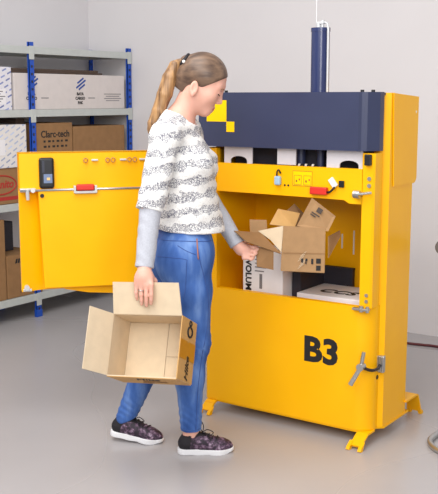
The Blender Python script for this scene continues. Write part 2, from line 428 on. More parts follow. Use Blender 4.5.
t = carton('tall_carton', 'brown carton with black lettering and small symbols behind the yellow door top edge', 'box', FX, -4.95, 4.534, 4.886, 0.806, 1.328, CARDD)
text('lettering', 'Clarc-tech', 0.066, (FX + 0.0008, 4.715, 1.252), YX, ZX, INK, t, bold=0.0012)
b = nb()
for r_ in range(2):
    for k in range(6):
        y_ = 4.60 + k * 0.042
        box(b, (FX, y_, 1.198 - r_ * 0.036), (FX + 0.001, y_ + (0.026 if (k + r_) % 2 else 0.018), 1.212 - r_ * 0.036))
obj('symbol_print', b, INK, t)
t = carton('tall_carton', 'plain brown carton beside the right-hand blue rack post', 'box', FX, -4.95, 4.896, 5.455, 0.806, 1.298, CARDD)
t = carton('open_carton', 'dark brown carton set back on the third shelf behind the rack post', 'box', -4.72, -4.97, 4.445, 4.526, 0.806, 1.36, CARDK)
# bottom shelf
t = carton('tall_carton', 'tall brown carton at the left end of the bottom shelf', 'box', FX, -4.95, 3.93, 4.218, 0.166, 0.705, CARDD)
t = carton('low_carton', 'short brown carton with small black marks on the bottom shelf', 'box', FX, -4.95, 4.226, 4.55, 0.166, 0.456, CARDD)
b = nb()
for (yy, zz) in ((4.30, 0.40), (4.34, 0.195)):
    for k in range(3): prism(b, [(FX, yy + k * 0.022, zz), (FX, yy + 0.016 + k * 0.022, zz), (FX, yy + 0.026 + k * 0.022, zz + 0.03), (FX, yy + 0.01 + k * 0.022, zz + 0.03)], (0.001, 0, 0))
obj('symbol_print', b, INK, t)
carton('gap_shade_block', 'added dark block standing in for the shaded gap above the short carton', 'box', -4.78, -4.97, 4.24, 4.44, 0.459, 0.66, DARK)  # no real box: dark block added for the shade in this gap

# ================================================================== BALING PRESS
X0, X1, YF, YB = -2.53, -1.66, 3.56, 3.97
press = thing('baling_press', 'yellow and navy baling press marked B3 standing on four legs with its door swung open', 'machine', (-2.095, 3.79, 0))
# lower front panel with rounded right corner
b = nb()
path = [(X0, 3.95)] + arc(X0 + 0.02, YF + 0.02, 0.02, PI, 1.5 * PI, 4) + arc(X1 - 0.075, YF + 0.075, 0.075, 1.5 * PI, 2 * PI, 10) + [(X1, 3.652)]
sheet(b, path, 0.058, 0.613, 0.004)
box(b, (X0 + 0.004, YF + 0.003, 0.605), (X1 - 0.04, YF + 0.03, 0.613))
lower = obj('lower_front_panel', b, YEL, press, autosmooth=30)
me = textmesh('B3', 0.155, frame_m((0, 0, 0), (1, 0, 0), ZX), bold=0.0062, spacing=1.02); me.transform(Matrix.Translation((-1.897, YF - 0.0006, 0.385)) @ Matrix.Diagonal((1.08, 1, 1, 1))); link('lettering', me, INK, lower)
# base plate
b = nb(); XS0 = -1.638
pp = [(X0 + 0.01, 3.95), (X0 + 0.01, YF + 0.01)] + arc(X1 - 0.07, YF + 0.07, 0.064, 1.5 * PI, 2 * PI, 8) + [(X1 - 0.004, 3.655), (XS0, 3.68), (XS0, 3.95)]
prism(b, [(x, y, 0.048) for x, y in pp], (0, 0, 0.010)); obj('base_plate', b, YEL, press)
# right column
b = nb()
sheet(b, [(-1.716, YF + 0.02), (-1.716, YF), (-1.668, YF), (X1, YF + 0.008), (X1, 3.635), (-1.680, 3.637)], 0.612, 1.272, 0.004)
box(b, (-1.716, YF + 0.004, 0.613), (-1.712, 3.70, 1.27))
st = obj('right_stile', b, YEL, press)
for (z, r_) in ((1.166, 0.009), (1.137, 0.009), (0.668, 0.008), (0.642, 0.008)):
    b = nb(); cyl(b, (-1.682, YF + 0.001, z), (-1.682, YF - 0.006, z), r_, 10); obj('bolt', b, STEEL, st, autosmooth=30)
b = nb(); box(b, (-1.70, YF - 0.02, 1.222), (-1.672, YF, 1.268), 0.003); obj('black_bracket', b, BLACK, st)
b = nb(); cyl(b, (-1.727, YF - 0.025, 1.100), (-1.664, YF - 0.02, 1.110), 0.006, 10); cyl(b, (-1.728, YF, 1.10), (-1.728, YF - 0.03, 1.10), 0.013, 14)
cyl(b, (-1.742, YF - 0.022, 1.10), (-1.714, YF - 0.022, 1.10), 0.017, 14)
obj('latch_knob', b, STEEL, st, autosmooth=30)
b = nb(); box(b, (-1.74, YF - 0.022, 0.602), (-1.665, YF - 0.001, 0.612), 0.002); cyl(b, (-1.70, YF - 0.012, 0.596), (-1.70, YF - 0.012, 0.622), 0.009, 10)
cyl(b, (-1.672, YF - 0.012, 0.596), (-1.672, YF - 0.012, 0.622), 0.007, 10)
obj('latch_plate', b, STEEL, st)
# side wall, right: bevelled corner strip, side sheet and an overlapping upper plate with a rounded lower corner
XS = -1.640
b = nb(); sheet(b, [(-1.700, 3.640), (-1.676, 3.640), (XS, 3.666), (XS, 3.70)], 0.058, 1.522, 0.004); obj('corner_strip', b, YEL, press)
b = nb(); box(b, (XS - 0.005, 3.70, 0.058), (XS - 0.001, 3.915, 1.50)); obj('side_panel', b, YEL, press)
b = nb()
prof = [(3.676, 1.521), (3.945, 1.506)] + arc(3.945 - 0.03, 1.125 + 0.03, 0.03, 0, -PI / 2, 6) + [(3.70, 1.125)]
prism(b, [(XS + 0.0015, y, z) for y, z in prof], (0.004, 0, 0)); obj('upper_side_plate', b, YEL, press)
b = nb(); cyl(b, (XS, 3.92, 1.44), (XS + 0.006, 3.92, 1.44), 0.006, 10); obj('plate_hole', b, WHITEP, press)
# left column and side
b = nb()
sheet(b, [(X0, YB), (X0, YF), (-2.46, YF), (-2.46, YF + 0.03)], 0.613, 1.272, 0.004)
obj('left_stile', b, YEL, press)
# chamber
b = nb(); box(b, (-2.50, 3.955, 0.06), (-1.70, 3.962, 1.28)); cb = obj('chamber_back', b, YEL, press)
for (x, z0, z1) in ((-2.003, 0.79, 0.86), (-1.941, 0.766, 0.88)):
    b = nb(); box(b, (x - 0.0035, 3.952, z0), (x + 0.0035, 3.9555, z1)); obj('slot', b, WHITEP, cb)
for z in (0.86, 0.95, 1.03):
    b = nb(); box(b, (-1.895, 3.952, z), (-1.885, 3.9555, z + 0.008)); obj('hole', b, WHITEP, cb)
b = nb(); box(b, (-2.50, YF + 0.01, 0.538), (-1.70, 3.955, 0.55)); obj('chamber_floor', b, YEL, press)
b = nb(); box(b, (-2.500, YF + 0.01, 0.55), (-2.494, 3.955, 1.26)); obj('chamber_side', b, YEL, press)
b = nb(); box(b, (-1.708, 3.66, 0.55), (-1.702, 3.955, 1.26)); obj('chamber_side', b, YEL, press)
b = nb(); box(b, (-2.49, YF + 0.03, 1.105), (-1.715, 3.945, 1.135)); obj('press_platen', b, DARK, press)
# header panel
b = nb()
prism(b, [(-2.462, YF, 1.205), (-2.462, YF, 1.074), (-1.80, YF, 1.070), (-1.775, YF, 1.056), (-1.714, YF, 1.056), (-1.714, YF, 1.205)], (0, 0.005, 0))
box(b, (-2.462, YF + 0.002, 1.199), (-1.714, YF + 0.03, 1.205)); box(b, (-2.462, YF + 0.002, 1.072), (-1.80, YF + 0.03, 1.077))
hd = obj('header_panel', b, YEL, press)
b = nb(); box(b, (-2.138, YF - 0.02, 1.118), (-2.108, YF, 1.158), 0.006); obj('blue_switch', b, LBLUE, hd)
b = nb(); tube(b, smooth_path([(-2.128, YF - 0.01, 1.155), (-2.126, YF - 0.012, 1.175), (-2.118, YF - 0.012, 1.186), (-2.112, YF - 0.004, 1.17)]), 0.0035, 8); obj('shackle', b, BLACK, hd)
b = nb(); box(b, (-2.051, YF - 0.001, 1.120), (-1.955, YF, 1.184)); sk = obj('warning_sticker', b, YEL2, hd)
b = nb()
for (x, z) in ((-2.026, 1.143), (-1.978, 1.143)):
    tube(b, [(x - 0.018, YF - 0.0012, z - 0.018), (x + 0.018, YF - 0.0012, z - 0.018), (x + 0.018, YF - 0.0012, z + 0.022), (x - 0.018, YF - 0.0012, z + 0.022), (x - 0.018, YF - 0.0012, z - 0.018)], 0.0012, 5)
    box(b, (x - 0.010, YF - 0.0016, z - 0.008), (x - 0.003, YF, z + 0.002))
tube(b, [(-2.051, YF - 0.001, 1.120), (-1.955, YF - 0.001, 1.120), (-1.955, YF - 0.001, 1.184), (-2.051, YF - 0.001, 1.184), (-2.051, YF - 0.001, 1.120)], 0.0012, 5)
obj('symbol_outline', b, mat('brown_ink', (150, 96, 20), 0.6), sk)
b = nb()
for (x, z) in ((-2.021, 1.147), (-1.972, 1.147)): box(b, (x, YF - 0.0016, z - 0.004), (x + 0.006, YF, z + 0.004))
obj('symbol_fill', b, RED, sk)
b = nb(); box(b, (-1.955, YF - 0.024, 1.088), (-1.874, YF, 1.120), 0.004); obj('red_interlock', b, RED, hd)
b = nb(); tube(b, smooth_path([(-1.876, YF - 0.012, 1.100), (-1.862, YF - 0.016, 1.101), (-1.85, YF - 0.016, 1.110), (-1.838, YF - 0.012, 1.124)]), 0.005, 8); obj('cable', b, BLACK, hd)
b = nb(); box(b, (-0.013, -0.008, -0.022), (0.013, 0.004, 0.022), 0.003, Matrix.Translation((-1.849, YF - 0.006, 1.142)) @ Matrix.Rotation(math.radians(-38), 4, 'Y')); obj('white_tag', b, WHITEP, hd)
b = nb(); box(b, (-1.822, YF - 0.01, 1.124), (-1.798, YF, 1.152), 0.002); obj('socket', b, BLACK, hd)
for x in (-2.092, -2.074):
    b = nb(); cyl(b, (x, YF - 0.002, 1.118), (x, YF + 0.001, 1.118), 0.005, 8); obj('rivet', b, INK, hd)
# plates seen in the gap under the cover
def archplate(x0, x1, ac, aw, ah):
    b = nb(); z0, z1 = 1.19, 1.30
    pts = [(x0, z0), (ac - aw, z0)] + [(ac + aw * math.cos(a), z0 + ah + min(aw, 0.02) * math.sin(a)) for a in np.linspace(PI, 0, 9)] + [(ac + aw, z0), (x1, z0), (x1, z1), (x0, z1)]
    prism(b, [(x, 3.572, z) for x, z in pts], (0, 0.006, 0)); return obj('guide_plate', b, GREYPL, press)
archplate(-2.425, -2.272, -2.345, 0.045, 0.028)
archplate(-1.892, -1.722, -1.785, 0.045, 0.028)
b = nb(); box(b, (-2.140, 3.572, 1.208), (-2.045, 3.578, 1.30)); obj('cover_plate', b, GREYPL, press)
b = nb(); box(b, (-2.42, 3.66, 1.13), (-1.72, 3.67, 1.50)); obj('gap_shade_sheet', b, DARK, press)  # dark sheet added behind the plates for the shaded interior
for x, r_ in ((-2.055, 0.022), (-1.955, 0.016)):
    b = nb(); cyl(b, (x, 3.635, 1.14), (x, 3.635, 1.30), r_, 16); obj('piston_rod', b, NAVY, press, autosmooth=30)
for k in range(6):
    b = nb(); x = -2.066 + k * 0.017
    prism(b, [(x, 3.592, 1.196), (x + 0.010, 3.592, 1.196), (x + 0.016, 3.592, 1.214), (x + 0.006, 3.592, 1.214)], (0, 0.006, 0)); obj('hazard_stripe', b, INK if k % 2 == 0 else WHITEP, press)
# navy cover
b = nb()
YC = 3.53
sheet(b, [(X0 - 0.01, 3.70), (X0 - 0.01, YC), (-1.726, YC), (-1.716, YC + 0.010), (-1.706, YC + 0.014), (-1.695, YC + 0.022), (-1.660, 3.60), (-1.658, 3.632), (-1.664, 3.638)], 1.281, 1.525, 0.004)
cv = obj('top_cover', b, NAVY, press)
b = nb(); prism(b, [(X0 - 0.008, YC + 0.002, 1.512), (-1.728, YC + 0.002, 1.512), (-1.66, 3.60, 1.512), (-1.66, 3.70, 1.512), (X0 - 0.008, 3.70, 1.512)], (0, 0, 0.010)); obj('cover_lid', b, NAVY, press)
b = nb(); box(b, (-2.494, YC - 0.001, 1.394), (-2.385, YC, 1.490)); obj('square_emblem', b, YEL2, cv)
b = nb(); box(b, (-2.385, YC - 0.001, 1.348), (-2.342, YC, 1.3945)); obj('square_emblem', b, YEL2, cv)
for x, y in ((-1.725, 3.56), (-1.69, 3.59), (-2.42, 3.58)):
    b = nb(); cyl(b, (x, y, 1.52), (x, y, 1.534), 0.008, 10); obj('cover_bolt', b, BLACK, cv)
# top plate behind the cover
b = nb(); box(b, (X0, 3.67, 1.49), (XS - 0.006, 3.94, 1.503)); obj('top_plate', b, YEL, press)
b = nb(); box(b, (X0, 3.93, 1.283), (XS - 0.006, 3.936, 1.488)); obj('rear_panel', b, YEL, press)
b = nb(); box(b, (X0, 3.66, 1.272), (X0 + 0.006, 3.93, 1.488)); obj('upper_side_plate', b, YEL, press)
# cylinder
b = nb(); cyl(b, (-2.055, 3.80, 1.135), (-2.055, 3.80, 1.800), 0.042, 28); cyl(b, (-2.055, 3.80, 1.795), (-2.055, 3.80, 1.812), 0.044, 28)
cyl(b, (-2.055, 3.80, 1.503), (-2.055, 3.80, 1.52), 0.06, 28)
cy = obj('hydraulic_cylinder', b, mat('navy_gloss', (44, 54, 96), 0.22, noise=0.03), press, autosmooth=30)
b = nb(); cyl(b, (-2.060, 3.79, 1.81), (-2.060, 3.79, 1.832), 0.012, 12); cyl(b, (-2.04, 3.79, 1.81), (-2.04, 3.79, 1.845), 0.008, 10); box(b, (-2.07, 3.78, 1.826), (-2.035, 3.80, 1.838), 0.003); obj('fitting', b, ZINC, cy)
b = nb(); tube(b, smooth_path([(-2.045, 3.79, 1.832), (-2.02, 3.785, 1.832), (-2.008, 3.78, 1.815), (-2.006, 3.78, 1.76), (-2.006, 3.78, 1.50)]), 0.0055, 8); obj('oil_pipe', b, ZINC, cy, smooth=True)
b = nb(); tube(b, [(-2.072, 3.79, 1.83), (-2.074, 3.79, 2.1), (-2.078, 3.80, 2.6)], 0.0022, 6); obj('supply_line', b, ZINC, cy)
# legs: bent flat bars with a forked tip
def foot(cx, y0, s, z0, reach, flat=0.012, w=0.027):
    b = nb(); th = 0.009
    prof = [(-0.05, z0), (flat, z0), (flat + 0.018, z0 - 0.008), (reach - 0.012, 0.016)]
    for i in range(len(prof) - 1):
        (a, za), (c, zc) = prof[i], prof[i + 1]
        quad(b, [(cx - w, y0 + s * a, za), (cx + w, y0 + s * a, za), (cx + w, y0 + s * c, zc), (cx - w, y0 + s * c, zc)], th)
    for k in (-1, 1):
        prism(b, [(cx + k * 0.0275 - 0.008, y0 + s * (reach - 0.03), 0.034), (cx + k * 0.0275 - 0.008, y0 + s * (reach + 0.004), 0.016), (cx + k * 0.0275 - 0.008, y0 + s * (reach + 0.012), 0.004), (cx + k * 0.0275 - 0.008, y0 + s * (reach + 0.006), 0.0), (cx + k * 0.0275 - 0.008, y0 + s * (reach - 0.012), 0.0)], (0.016, 0, 0))
    obj('leg', b, YEL, press)
foot(-1.682, 3.57, -1, 0.052, 0.095); foot(-2.487, 3.57, -1, 0.052, 0.075)
foot(-1.662, 3.95, 1, 0.112, 0.145, 0.075, 0.034); foot(-2.49, 3.95, 1, 0.090, 0.135, 0.065)
# side toggle latch
b = nb()
box(b, (-1.662, 3.640, 0.312), (-1.632, 3.664, 0.388), 0.004)
for k in range(4): box(b, (-1.660 + k * 0.008, 3.634, 0.318), (-1.655 + k * 0.008, 3.642, 0.384), 0.001)
obj('latch_bracket', b, STEEL, press)
b = nb(); tube(b, smooth_path([(-1.646, 3.64, 0.348), (-1.642, 3.60, 0.340), (-1.650, 3.55, 0.345), (-1.681, 3.52, 0.362)]), 0.007, 8); obj('latch_rod', b, mat('dark_steel', (58, 48, 46), 0.35, metal=0.6), press, smooth=True)
b = nb(); tube(b, [(-1.672, 3.525, 0.428), (-1.681, 3.52, 0.362)], 0.008, 10); tube(b, [(-1.681, 3.52, 0.362), (-1.722, 3.505, 0.280)], [0.009, 0.011], 10); cyl(b, (-1.681, 3.505, 0.362), (-1.681, 3.538, 0.362), 0.016, 14)
obj('latch_handle', b, STEEL, press, autosmooth=30)
b = nb(); cyl(b, (-1.662, 3.640, 0.290), (-1.658, 3.640, 0.290), 0.010, 12); obj('side_hole', b, BLACK, press)

# door, swung open to the left
RV = Vector((math.cos(YAW), math.sin(YAW), 0)); FV = Vector((-math.sin(YAW), math.cos(YAW), 0))
D0 = RV * -0.893 + FV * 4.13; D1 = RV * -0.075 + FV * 4.365
EU = (D1 - D0).normalized(); EN = Vector((EU.y, -EU.x, 0)); DL = (D1 - D0).length
if EN.dot(FV) > 0: EN = -EN
def dp(u, n, z): 
    v = D0 + EU * u + EN * n; return (v.x, v.y, z)
def dbox(bm, u0, u1, n0, n1, z0, z1, bev=0.0):
    M = Matrix(((EU.x, EN.x, 0, D0.x), (EU.y, EN.y, 0, D0.y), (0, 0, 1, 0), (0, 0, 0, 1)))
    box(bm, (u0, n0, z0), (u1, n1, z1), bev, M)
b = nb()
dbox(b, 0.0, DL, -0.006, 0.0, 1.088, 1.262); dbox(b, 0.095, DL, -0.036, -0.030, 0.632, 1.094)
quad(b, [dp(0.0, 0.002, 0.632), dp(0.10, -0.034, 0.632), dp(0.10, -0.034, 1.092), dp(0.0, 0.002, 1.092)], 0.005)
dbox(b, 0.0, DL, -0.036, 0.0, 1.088, 1.093)
dbox(b, 0.0, 0.006, -0.035, 0.0, 0.632, 1.262); dbox(b, 0.0, DL, -0.035, 0.0, 1.256, 1.262)
low = [(0.16, 0.650), (0.20, 0.632), (0.30, 0.612), (0.42, 0.602), (DL, 0.600), (DL, 0.650)]
prism(b, [dp(u, -0.032, z) for u, z in low], EN * 0.026)
door = obj('press_door', b, YEL, press)
b = nb()
prism(b, [dp(0.083, 0, 1.094), dp(0.100, 0, 0.648), dp(DL - 0.01, 0, 0.640), dp(DL - 0.01, 0, 1.094)], EN * 0.030, 0.004)
prism(b, [dp(0.092, -0.030, 1.088), dp(0.108, -0.030, 0.652), dp(DL - 0.02, -0.030, 0.645), dp(DL - 0.02, -0.030, 1.088)], EN * 0.032)
obj('inner_panel', b, YEL, door)
b = nb(); dbox(b, 0.091, 0.158, 0.0, 0.024, 1.100, 1.238, 0.012); obj('control_box', b, BLACK, door)
b = nb(); dbox(b, 0.110, 0.148, 0.024, 0.0255, 1.125, 1.165, 0.0); obj('display', b, mat('display_blue', (112, 128, 160), 0.3), door)
b = nb(); dbox(b, 0.124, 0.138, 0.0255, 0.0265, 1.138, 1.150); obj('display_key', b, mat('display_amber', (224, 190, 120), 0.4), door)
b = nb(); dbox(b, 0.104, 0.115, 0.024, 0.0255, 1.172, 1.225); obj('display_strip', b, mat('box_grey', (52, 54, 66), 0.3), door)
b = nb(); tube(b, [dp(0.005, 0.03, 1.094), dp(DL - 0.01, 0.03, 1.094)], 0.0055, 8)
obj('locking_rod', b, STEEL, door, smooth=True)
b = nb(); dbox(b, 0.005, 0.075, 0.0, 0.022, 1.086, 1.102, 0.003); tube(b, [dp(0.036, 0.028, 1.10), dp(0.038, 0.028, 1.052)], [0.009, 0.007], 8); cyl(b, dp(0.06, 0.02, 1.095), dp(0.06, 0.042, 1.095), 0.010, 12)
obj('rod_bracket', b, ZINC, door, autosmooth=30)
b = nb(); dbox(b, 0.252, 0.332, 0.030, 0.052, 1.090, 1.118, 0.006); obj('red_handle', b, RED, door)
b = nb(); dbox(b, 0.245, 0.345, 0.028, 0.046, 1.076, 1.088, 0.003); dbox(b, 0.240, 0.250, 0.028, 0.048, 1.078, 1.112, 0.002); dbox(b, 0.334, 0.345, 0.028, 0.048, 1.078, 1.112, 0.002); obj('handle_tray', b, ZINC, door)
b = nb(); cyl(b, dp(0.100, 0.026, 1.070), dp(0.100, 0.036, 1.070), 0.009, 12); obj('stop_button', b, INK, door)
b = nb(); cyl(b, dp(0.022, -0.012, 0.652), dp(0.022, 0.022, 0.652), 0.012, 10); dbox(b, 0.006, 0.044, 0.0, 0.012, 0.634, 0.646, 0.002); obj('hinge_pin', b, ZINC, door)
COP = mat('copper_clip', (196, 150, 90), 0.4, metal=0.5)
for u, k in ((0.30, 0), (0.345, 1), (0.40, 0), (0.425, 0), (0.475, 1), (0.50, 0), (0.525, 0), (0.565, 1), (0.61, 0), (0.66, 1), (0.70, 0)):
    b = nb()
    if k == 0:
        pts = [dp(u + 0.009 * math.cos(a), 0.012 + 0.004 * math.sin(2 * a), 1.222 + 0.010 * math.sin(a)) for a in np.linspace(0, 2 * PI, 13)]
        tube(b, pts, 0.0028, 6); obj('strap_loop', b, COP, door)
    else:
        dbox(b, u - 0.018, u + 0.012, 0.0, 0.012, 1.219, 1.227, 0.002); obj('strap_clip', b, ZINC, door)

# ================================================================== THINGS IN THE PRESS
t = thing('upright_carton', 'white carton with vertical black lettering at the left inside the press chamber', 'box', (-2.24, 3.70, 0.55))
b = nb(); box(b, (-2.352, 3.622, 0.551), (-2.135, 3.80, 0.80), 0.003); obj('carton_body', b, WCARD2, t)
text('lettering', 'VOLUME', 0.043, (-2.322, 3.6213, 0.668), (0, 0, -1), (1, 0, 0), INK, t, bold=0.0015)
b = nb()
for k in range(5): box(b, (-2.285, 3.6212, 0.70 + k * 0.018), (-2.235 + 0.012 * (k % 2), 3.622, 0.705 + k * 0.018))
box(b, (-2.26, 3.6212, 0.62), (-2.245, 3.622, 0.69))
obj('small_print', b, INKG, t)
b = nb(); box(b, (-2.2, 3.63, 0.7995), (-2.16, 3.795, 0.8012)); obj('tape', b, CTAPE, t)
t = thing('flat_white_box', 'flat white box with curly black letters at the right of the press chamber', 'box', (-1.91, 3.8, 0.55))
b = nb(); box(b, (-2.078, 3.662, 0.551), (-1.735, 3.92, 0.597), 0.003); obj('carton_body', b, WCARD2, t)
b = nb(); box(b, (-2.081, 3.659, 0.590), (-1.732, 3.923, 0.617), 0.004); lid = obj('lid', b, WCARD2, t)
text('lettering', 'CCS', 0.092, (-1.925, 3.765, 0.6174), (1, 0, 0), (0, 1, 0), INK, lid, bold=0.004, shear=0.2, spacing=1.1)
t = thing('dark_carton', 'charcoal carton standing between the two white boxes in the chamber', 'box', (-2.05, 3.86, 0.55))
b = nb(); box(b, (-2.13, 3.70, 0.551), (-2.085, 3.93, 0.70), 0.003); box(b, (-2.085, 3.925, 0.551), (-1.93, 3.95, 0.70), 0.003); obj('carton_body', b, DARK, t)
b = nb(); box(b, (-2.085, 3.924, 0.692), (-1.93, 3.951, 0.702)); obj('top_flap', b, DARK, t)

# torn-open carton pushed into the press
t = thing('open_carton', 'brown open carton with flaps out being fed into the press by her left hand', 'box', (-2.0, 3.6, 0.75))
A_ = Vector((-2.040, 3.462, 0.951)); B_ = Vector((-1.879, 3.545, 0.943)); C_ = Vector((-1.880, 3.545, 0.748)); D_ = Vector((-2.049, 3.462, 0.752))
DV = Vector((-0.08, 0.145, 0.0))
b = nb()
quad(b, [A_, B_, C_, D_], 0.004)
quad(b, [B_, B_ + DV, C_ + DV, C_], 0.004)
quad(b, [D_, C_, C_ + DV, D_ + DV], 0.004)
quad(b, [A_ + DV, B_ + DV, C_ + DV, D_ + DV], 0.004)
quad(b, [A_ + (D_ - A_) * 0.55, D_, D_ + DV, A_ + DV + (D_ - A_) * 0.55], 0.004)
body = obj('carton_body', b, CARD, t)
b = nb(); quad(b, [(-1.990, 3.492, 0.951), (-1.868, 3.552, 0.930), (-1.853, 3.590, 0.993), (-1.935, 3.524, 1.074)], 0.004); fl = obj('flap', b, CARD, t)
fo = Vector((-1.905, 3.536, 1.012)); fx = Vector((0.122, 0.06, 0)).normalized(); fy = Vector((0.02, 0.03, 0.1))
b = nb()
Mf = frame_m(fo, fx, fy) @ Matrix.Rotation(math.radians(-32), 4, 'Z')
box(b, (-0.014, -0.004, 0.001), (0.010, 0.018, 0.0042), 0, Mf)
for k in range(2): box(b, (-0.028, -0.018 - k * 0.010, 0.001), (0.012 - k * 0.014, -0.013 - k * 0.010, 0.0042), 0, Mf)
obj('stamp_print', b, mat('faded_ink', (70, 58, 50), 0.7), fl)
b = nb(); quad(b, [(-2.112, 3.465, 0.951), (-2.107, 3.527, 1.014), (-2.036, 3.600, 0.992), (-2.022, 3.530, 0.936)], 0.004); obj('flap', b, CARDO, t)
b = nb(); quad(b, [(-2.135, 3.629, 0.985), (-2.097, 3.655, 1.027), (-2.060, 3.690, 0.975), (-2.05, 3.66, 0.93)], 0.004); obj('flap', b, CARDD, t)
b = nb(); quad(b, [(-2.184, 3.292, 0.937), (-2.143, 3.440, 0.914), (-2.043, 3.450, 0.829), (-2.127, 3.307, 0.892)], 0.004); obj('flap', b, CARDD, t)
b = nb(); quad(b, [(-2.163, 3.452, 0.920), (-2.046, 3.476, 0.949), (-2.046, 3.458, 0.835), (-2.10, 3.455, 0.885)], 0.004); obj('flap', b, CARDL, t)
b = nb(); quad(b, [(-2.21, 3.455, 0.967), (-2.148, 3.498, 0.965), (-2.140, 3.498, 0.880), (-2.205, 3.455, 0.88)], 0.004); obj('flap', b, CARD, t)
b = nb(); quad(b, [(-2.122, 3.371, 0.864), (-2.066, 3.425, 0.850), (-2.066, 3.425, 0.759), (-2.113, 3.365, 0.778)], 0.004); obj('flap', b, CARDD, t)
b = nb(); quad(b, [(-1.876, 3.57, 0.905), (-1.872, 3.668, 0.920), (-1.868, 3.67, 0.895), (-1.874, 3.57, 0.81)], 0.004); obj('flap', b, CARD, t)
cz = 0.832
ux = (B_ - A_).normalized()
def fpt(s, z, off=0.003):
    p = A_ + (B_ - A_) * s; n = Vector((ux.y, -ux.x, 0)); return (p.x + n.x * off, p.y + n.y * off, z)
b = nb(); quad(b, [fpt(0, cz + 0.0015), fpt(1, cz + 0.0015), fpt(1, cz - 0.0015), fpt(0, cz - 0.0015)], 0.001); obj('crease', b, CARDD, body)
b = nb()
for s0, w_, z_, h_ in ((0.44, 0.05, 0.800, 0.018), (0.54, 0.05, 0.803, 0.012), (0.68, 0.05, 0.797, 0.024), (0.80, 0.11, 0.799, 0.022), (0.80, 0.11, 0.768, 0.022), (0.54, 0.03, 0.790, 0.010)):
    quad(b, [fpt(s0, z_ + h_ / 2), fpt(s0 + w_, z_ + h_ / 2), fpt(s0 + w_, z_ - h_ / 2), fpt(s0, z_ - h_ / 2)], 0.001)
obj('handling_symbols', b, INK, body)
b = nb()
for k in range(6):
    s0 = 0.36 + 0.03 * (k % 3); z_ = 0.765 + k * 0.011
    quad(b, [fpt(s0, z_), fpt(s0 + 0.14, z_ + 0.022), fpt(s0 + 0.14, z_ + 0.019), fpt(s0, z_ - 0.003)], 0.001)
obj('clear_tape', b, CTAPE, body)

# ================================================================== FLOOR CABLE AND STAND
b = nb(); tube(b, smooth_path([(-3.0, 5.36, 0.008), (-2.5, 5.255, 0.008), (-2.212, 5.246, 0.008), (-2.1, 5.262, 0.008), (-2.0, 5.272, 0.008), (-1.6, 5.22, 0.008), (-1.1, 5.30, 0.008)], 8), 0.008, 8)
o = obj('cable', b, mat('maroon_rubber', (92, 30, 36), 0.4), smooth=True); o['label'] = 'dark red cable lying on the floor along the back wall'; o['category'] = 'cable'
t = thing('tubular_stand', 'grey tubular metal stand cut off by the right edge of the picture', 'stand', (-1.2, 3.78, 0))
b = nb(); tube(b, smooth_path([(-0.95, 4.02, 0.013), (-1.25, 3.96, 0.013), (-1.42, 3.885, 0.013), (-1.452, 3.79, 0.013), (-1.425, 3.70, 0.013), (-1.32, 3.62, 0.013), (-1.05, 3.52, 0.013)], 6), 0.013, 12); obj('base_tube', b, STEEL, t, smooth=True)
b = nb(); tube(b, smooth_path([(-1.25, 3.96, 0.02), (-1.24, 3.97, 0.1), (-1.235, 3.985, 0.4), (-1.235, 4.0, 0.79)], 5), 0.012, 12); obj('upright', b, STEEL, t, smooth=True)
b = nb(); tube(b, smooth_path([(-1.05, 3.52, 0.02), (-1.04, 3.56, 0.2), (-1.03, 3.9, 0.72), (-1.03, 3.985, 0.80)], 5), 0.012, 12); obj('upright', b, STEEL, t, smooth=True)
b = nb(); tube(b, smooth_path([(-1.538, 4.03, 0.825), (-1.528, 4.033, 0.825), (-1.45, 4.03, 0.825), (-1.25, 4.01, 0.822), (-1.0, 3.99, 0.82)], 4), [0.02] + [0.032] + [0.044] * 15, 16); obj('padded_handle', b, mat('grey_rubber', (120, 118, 118), 0.5), t, smooth=True)

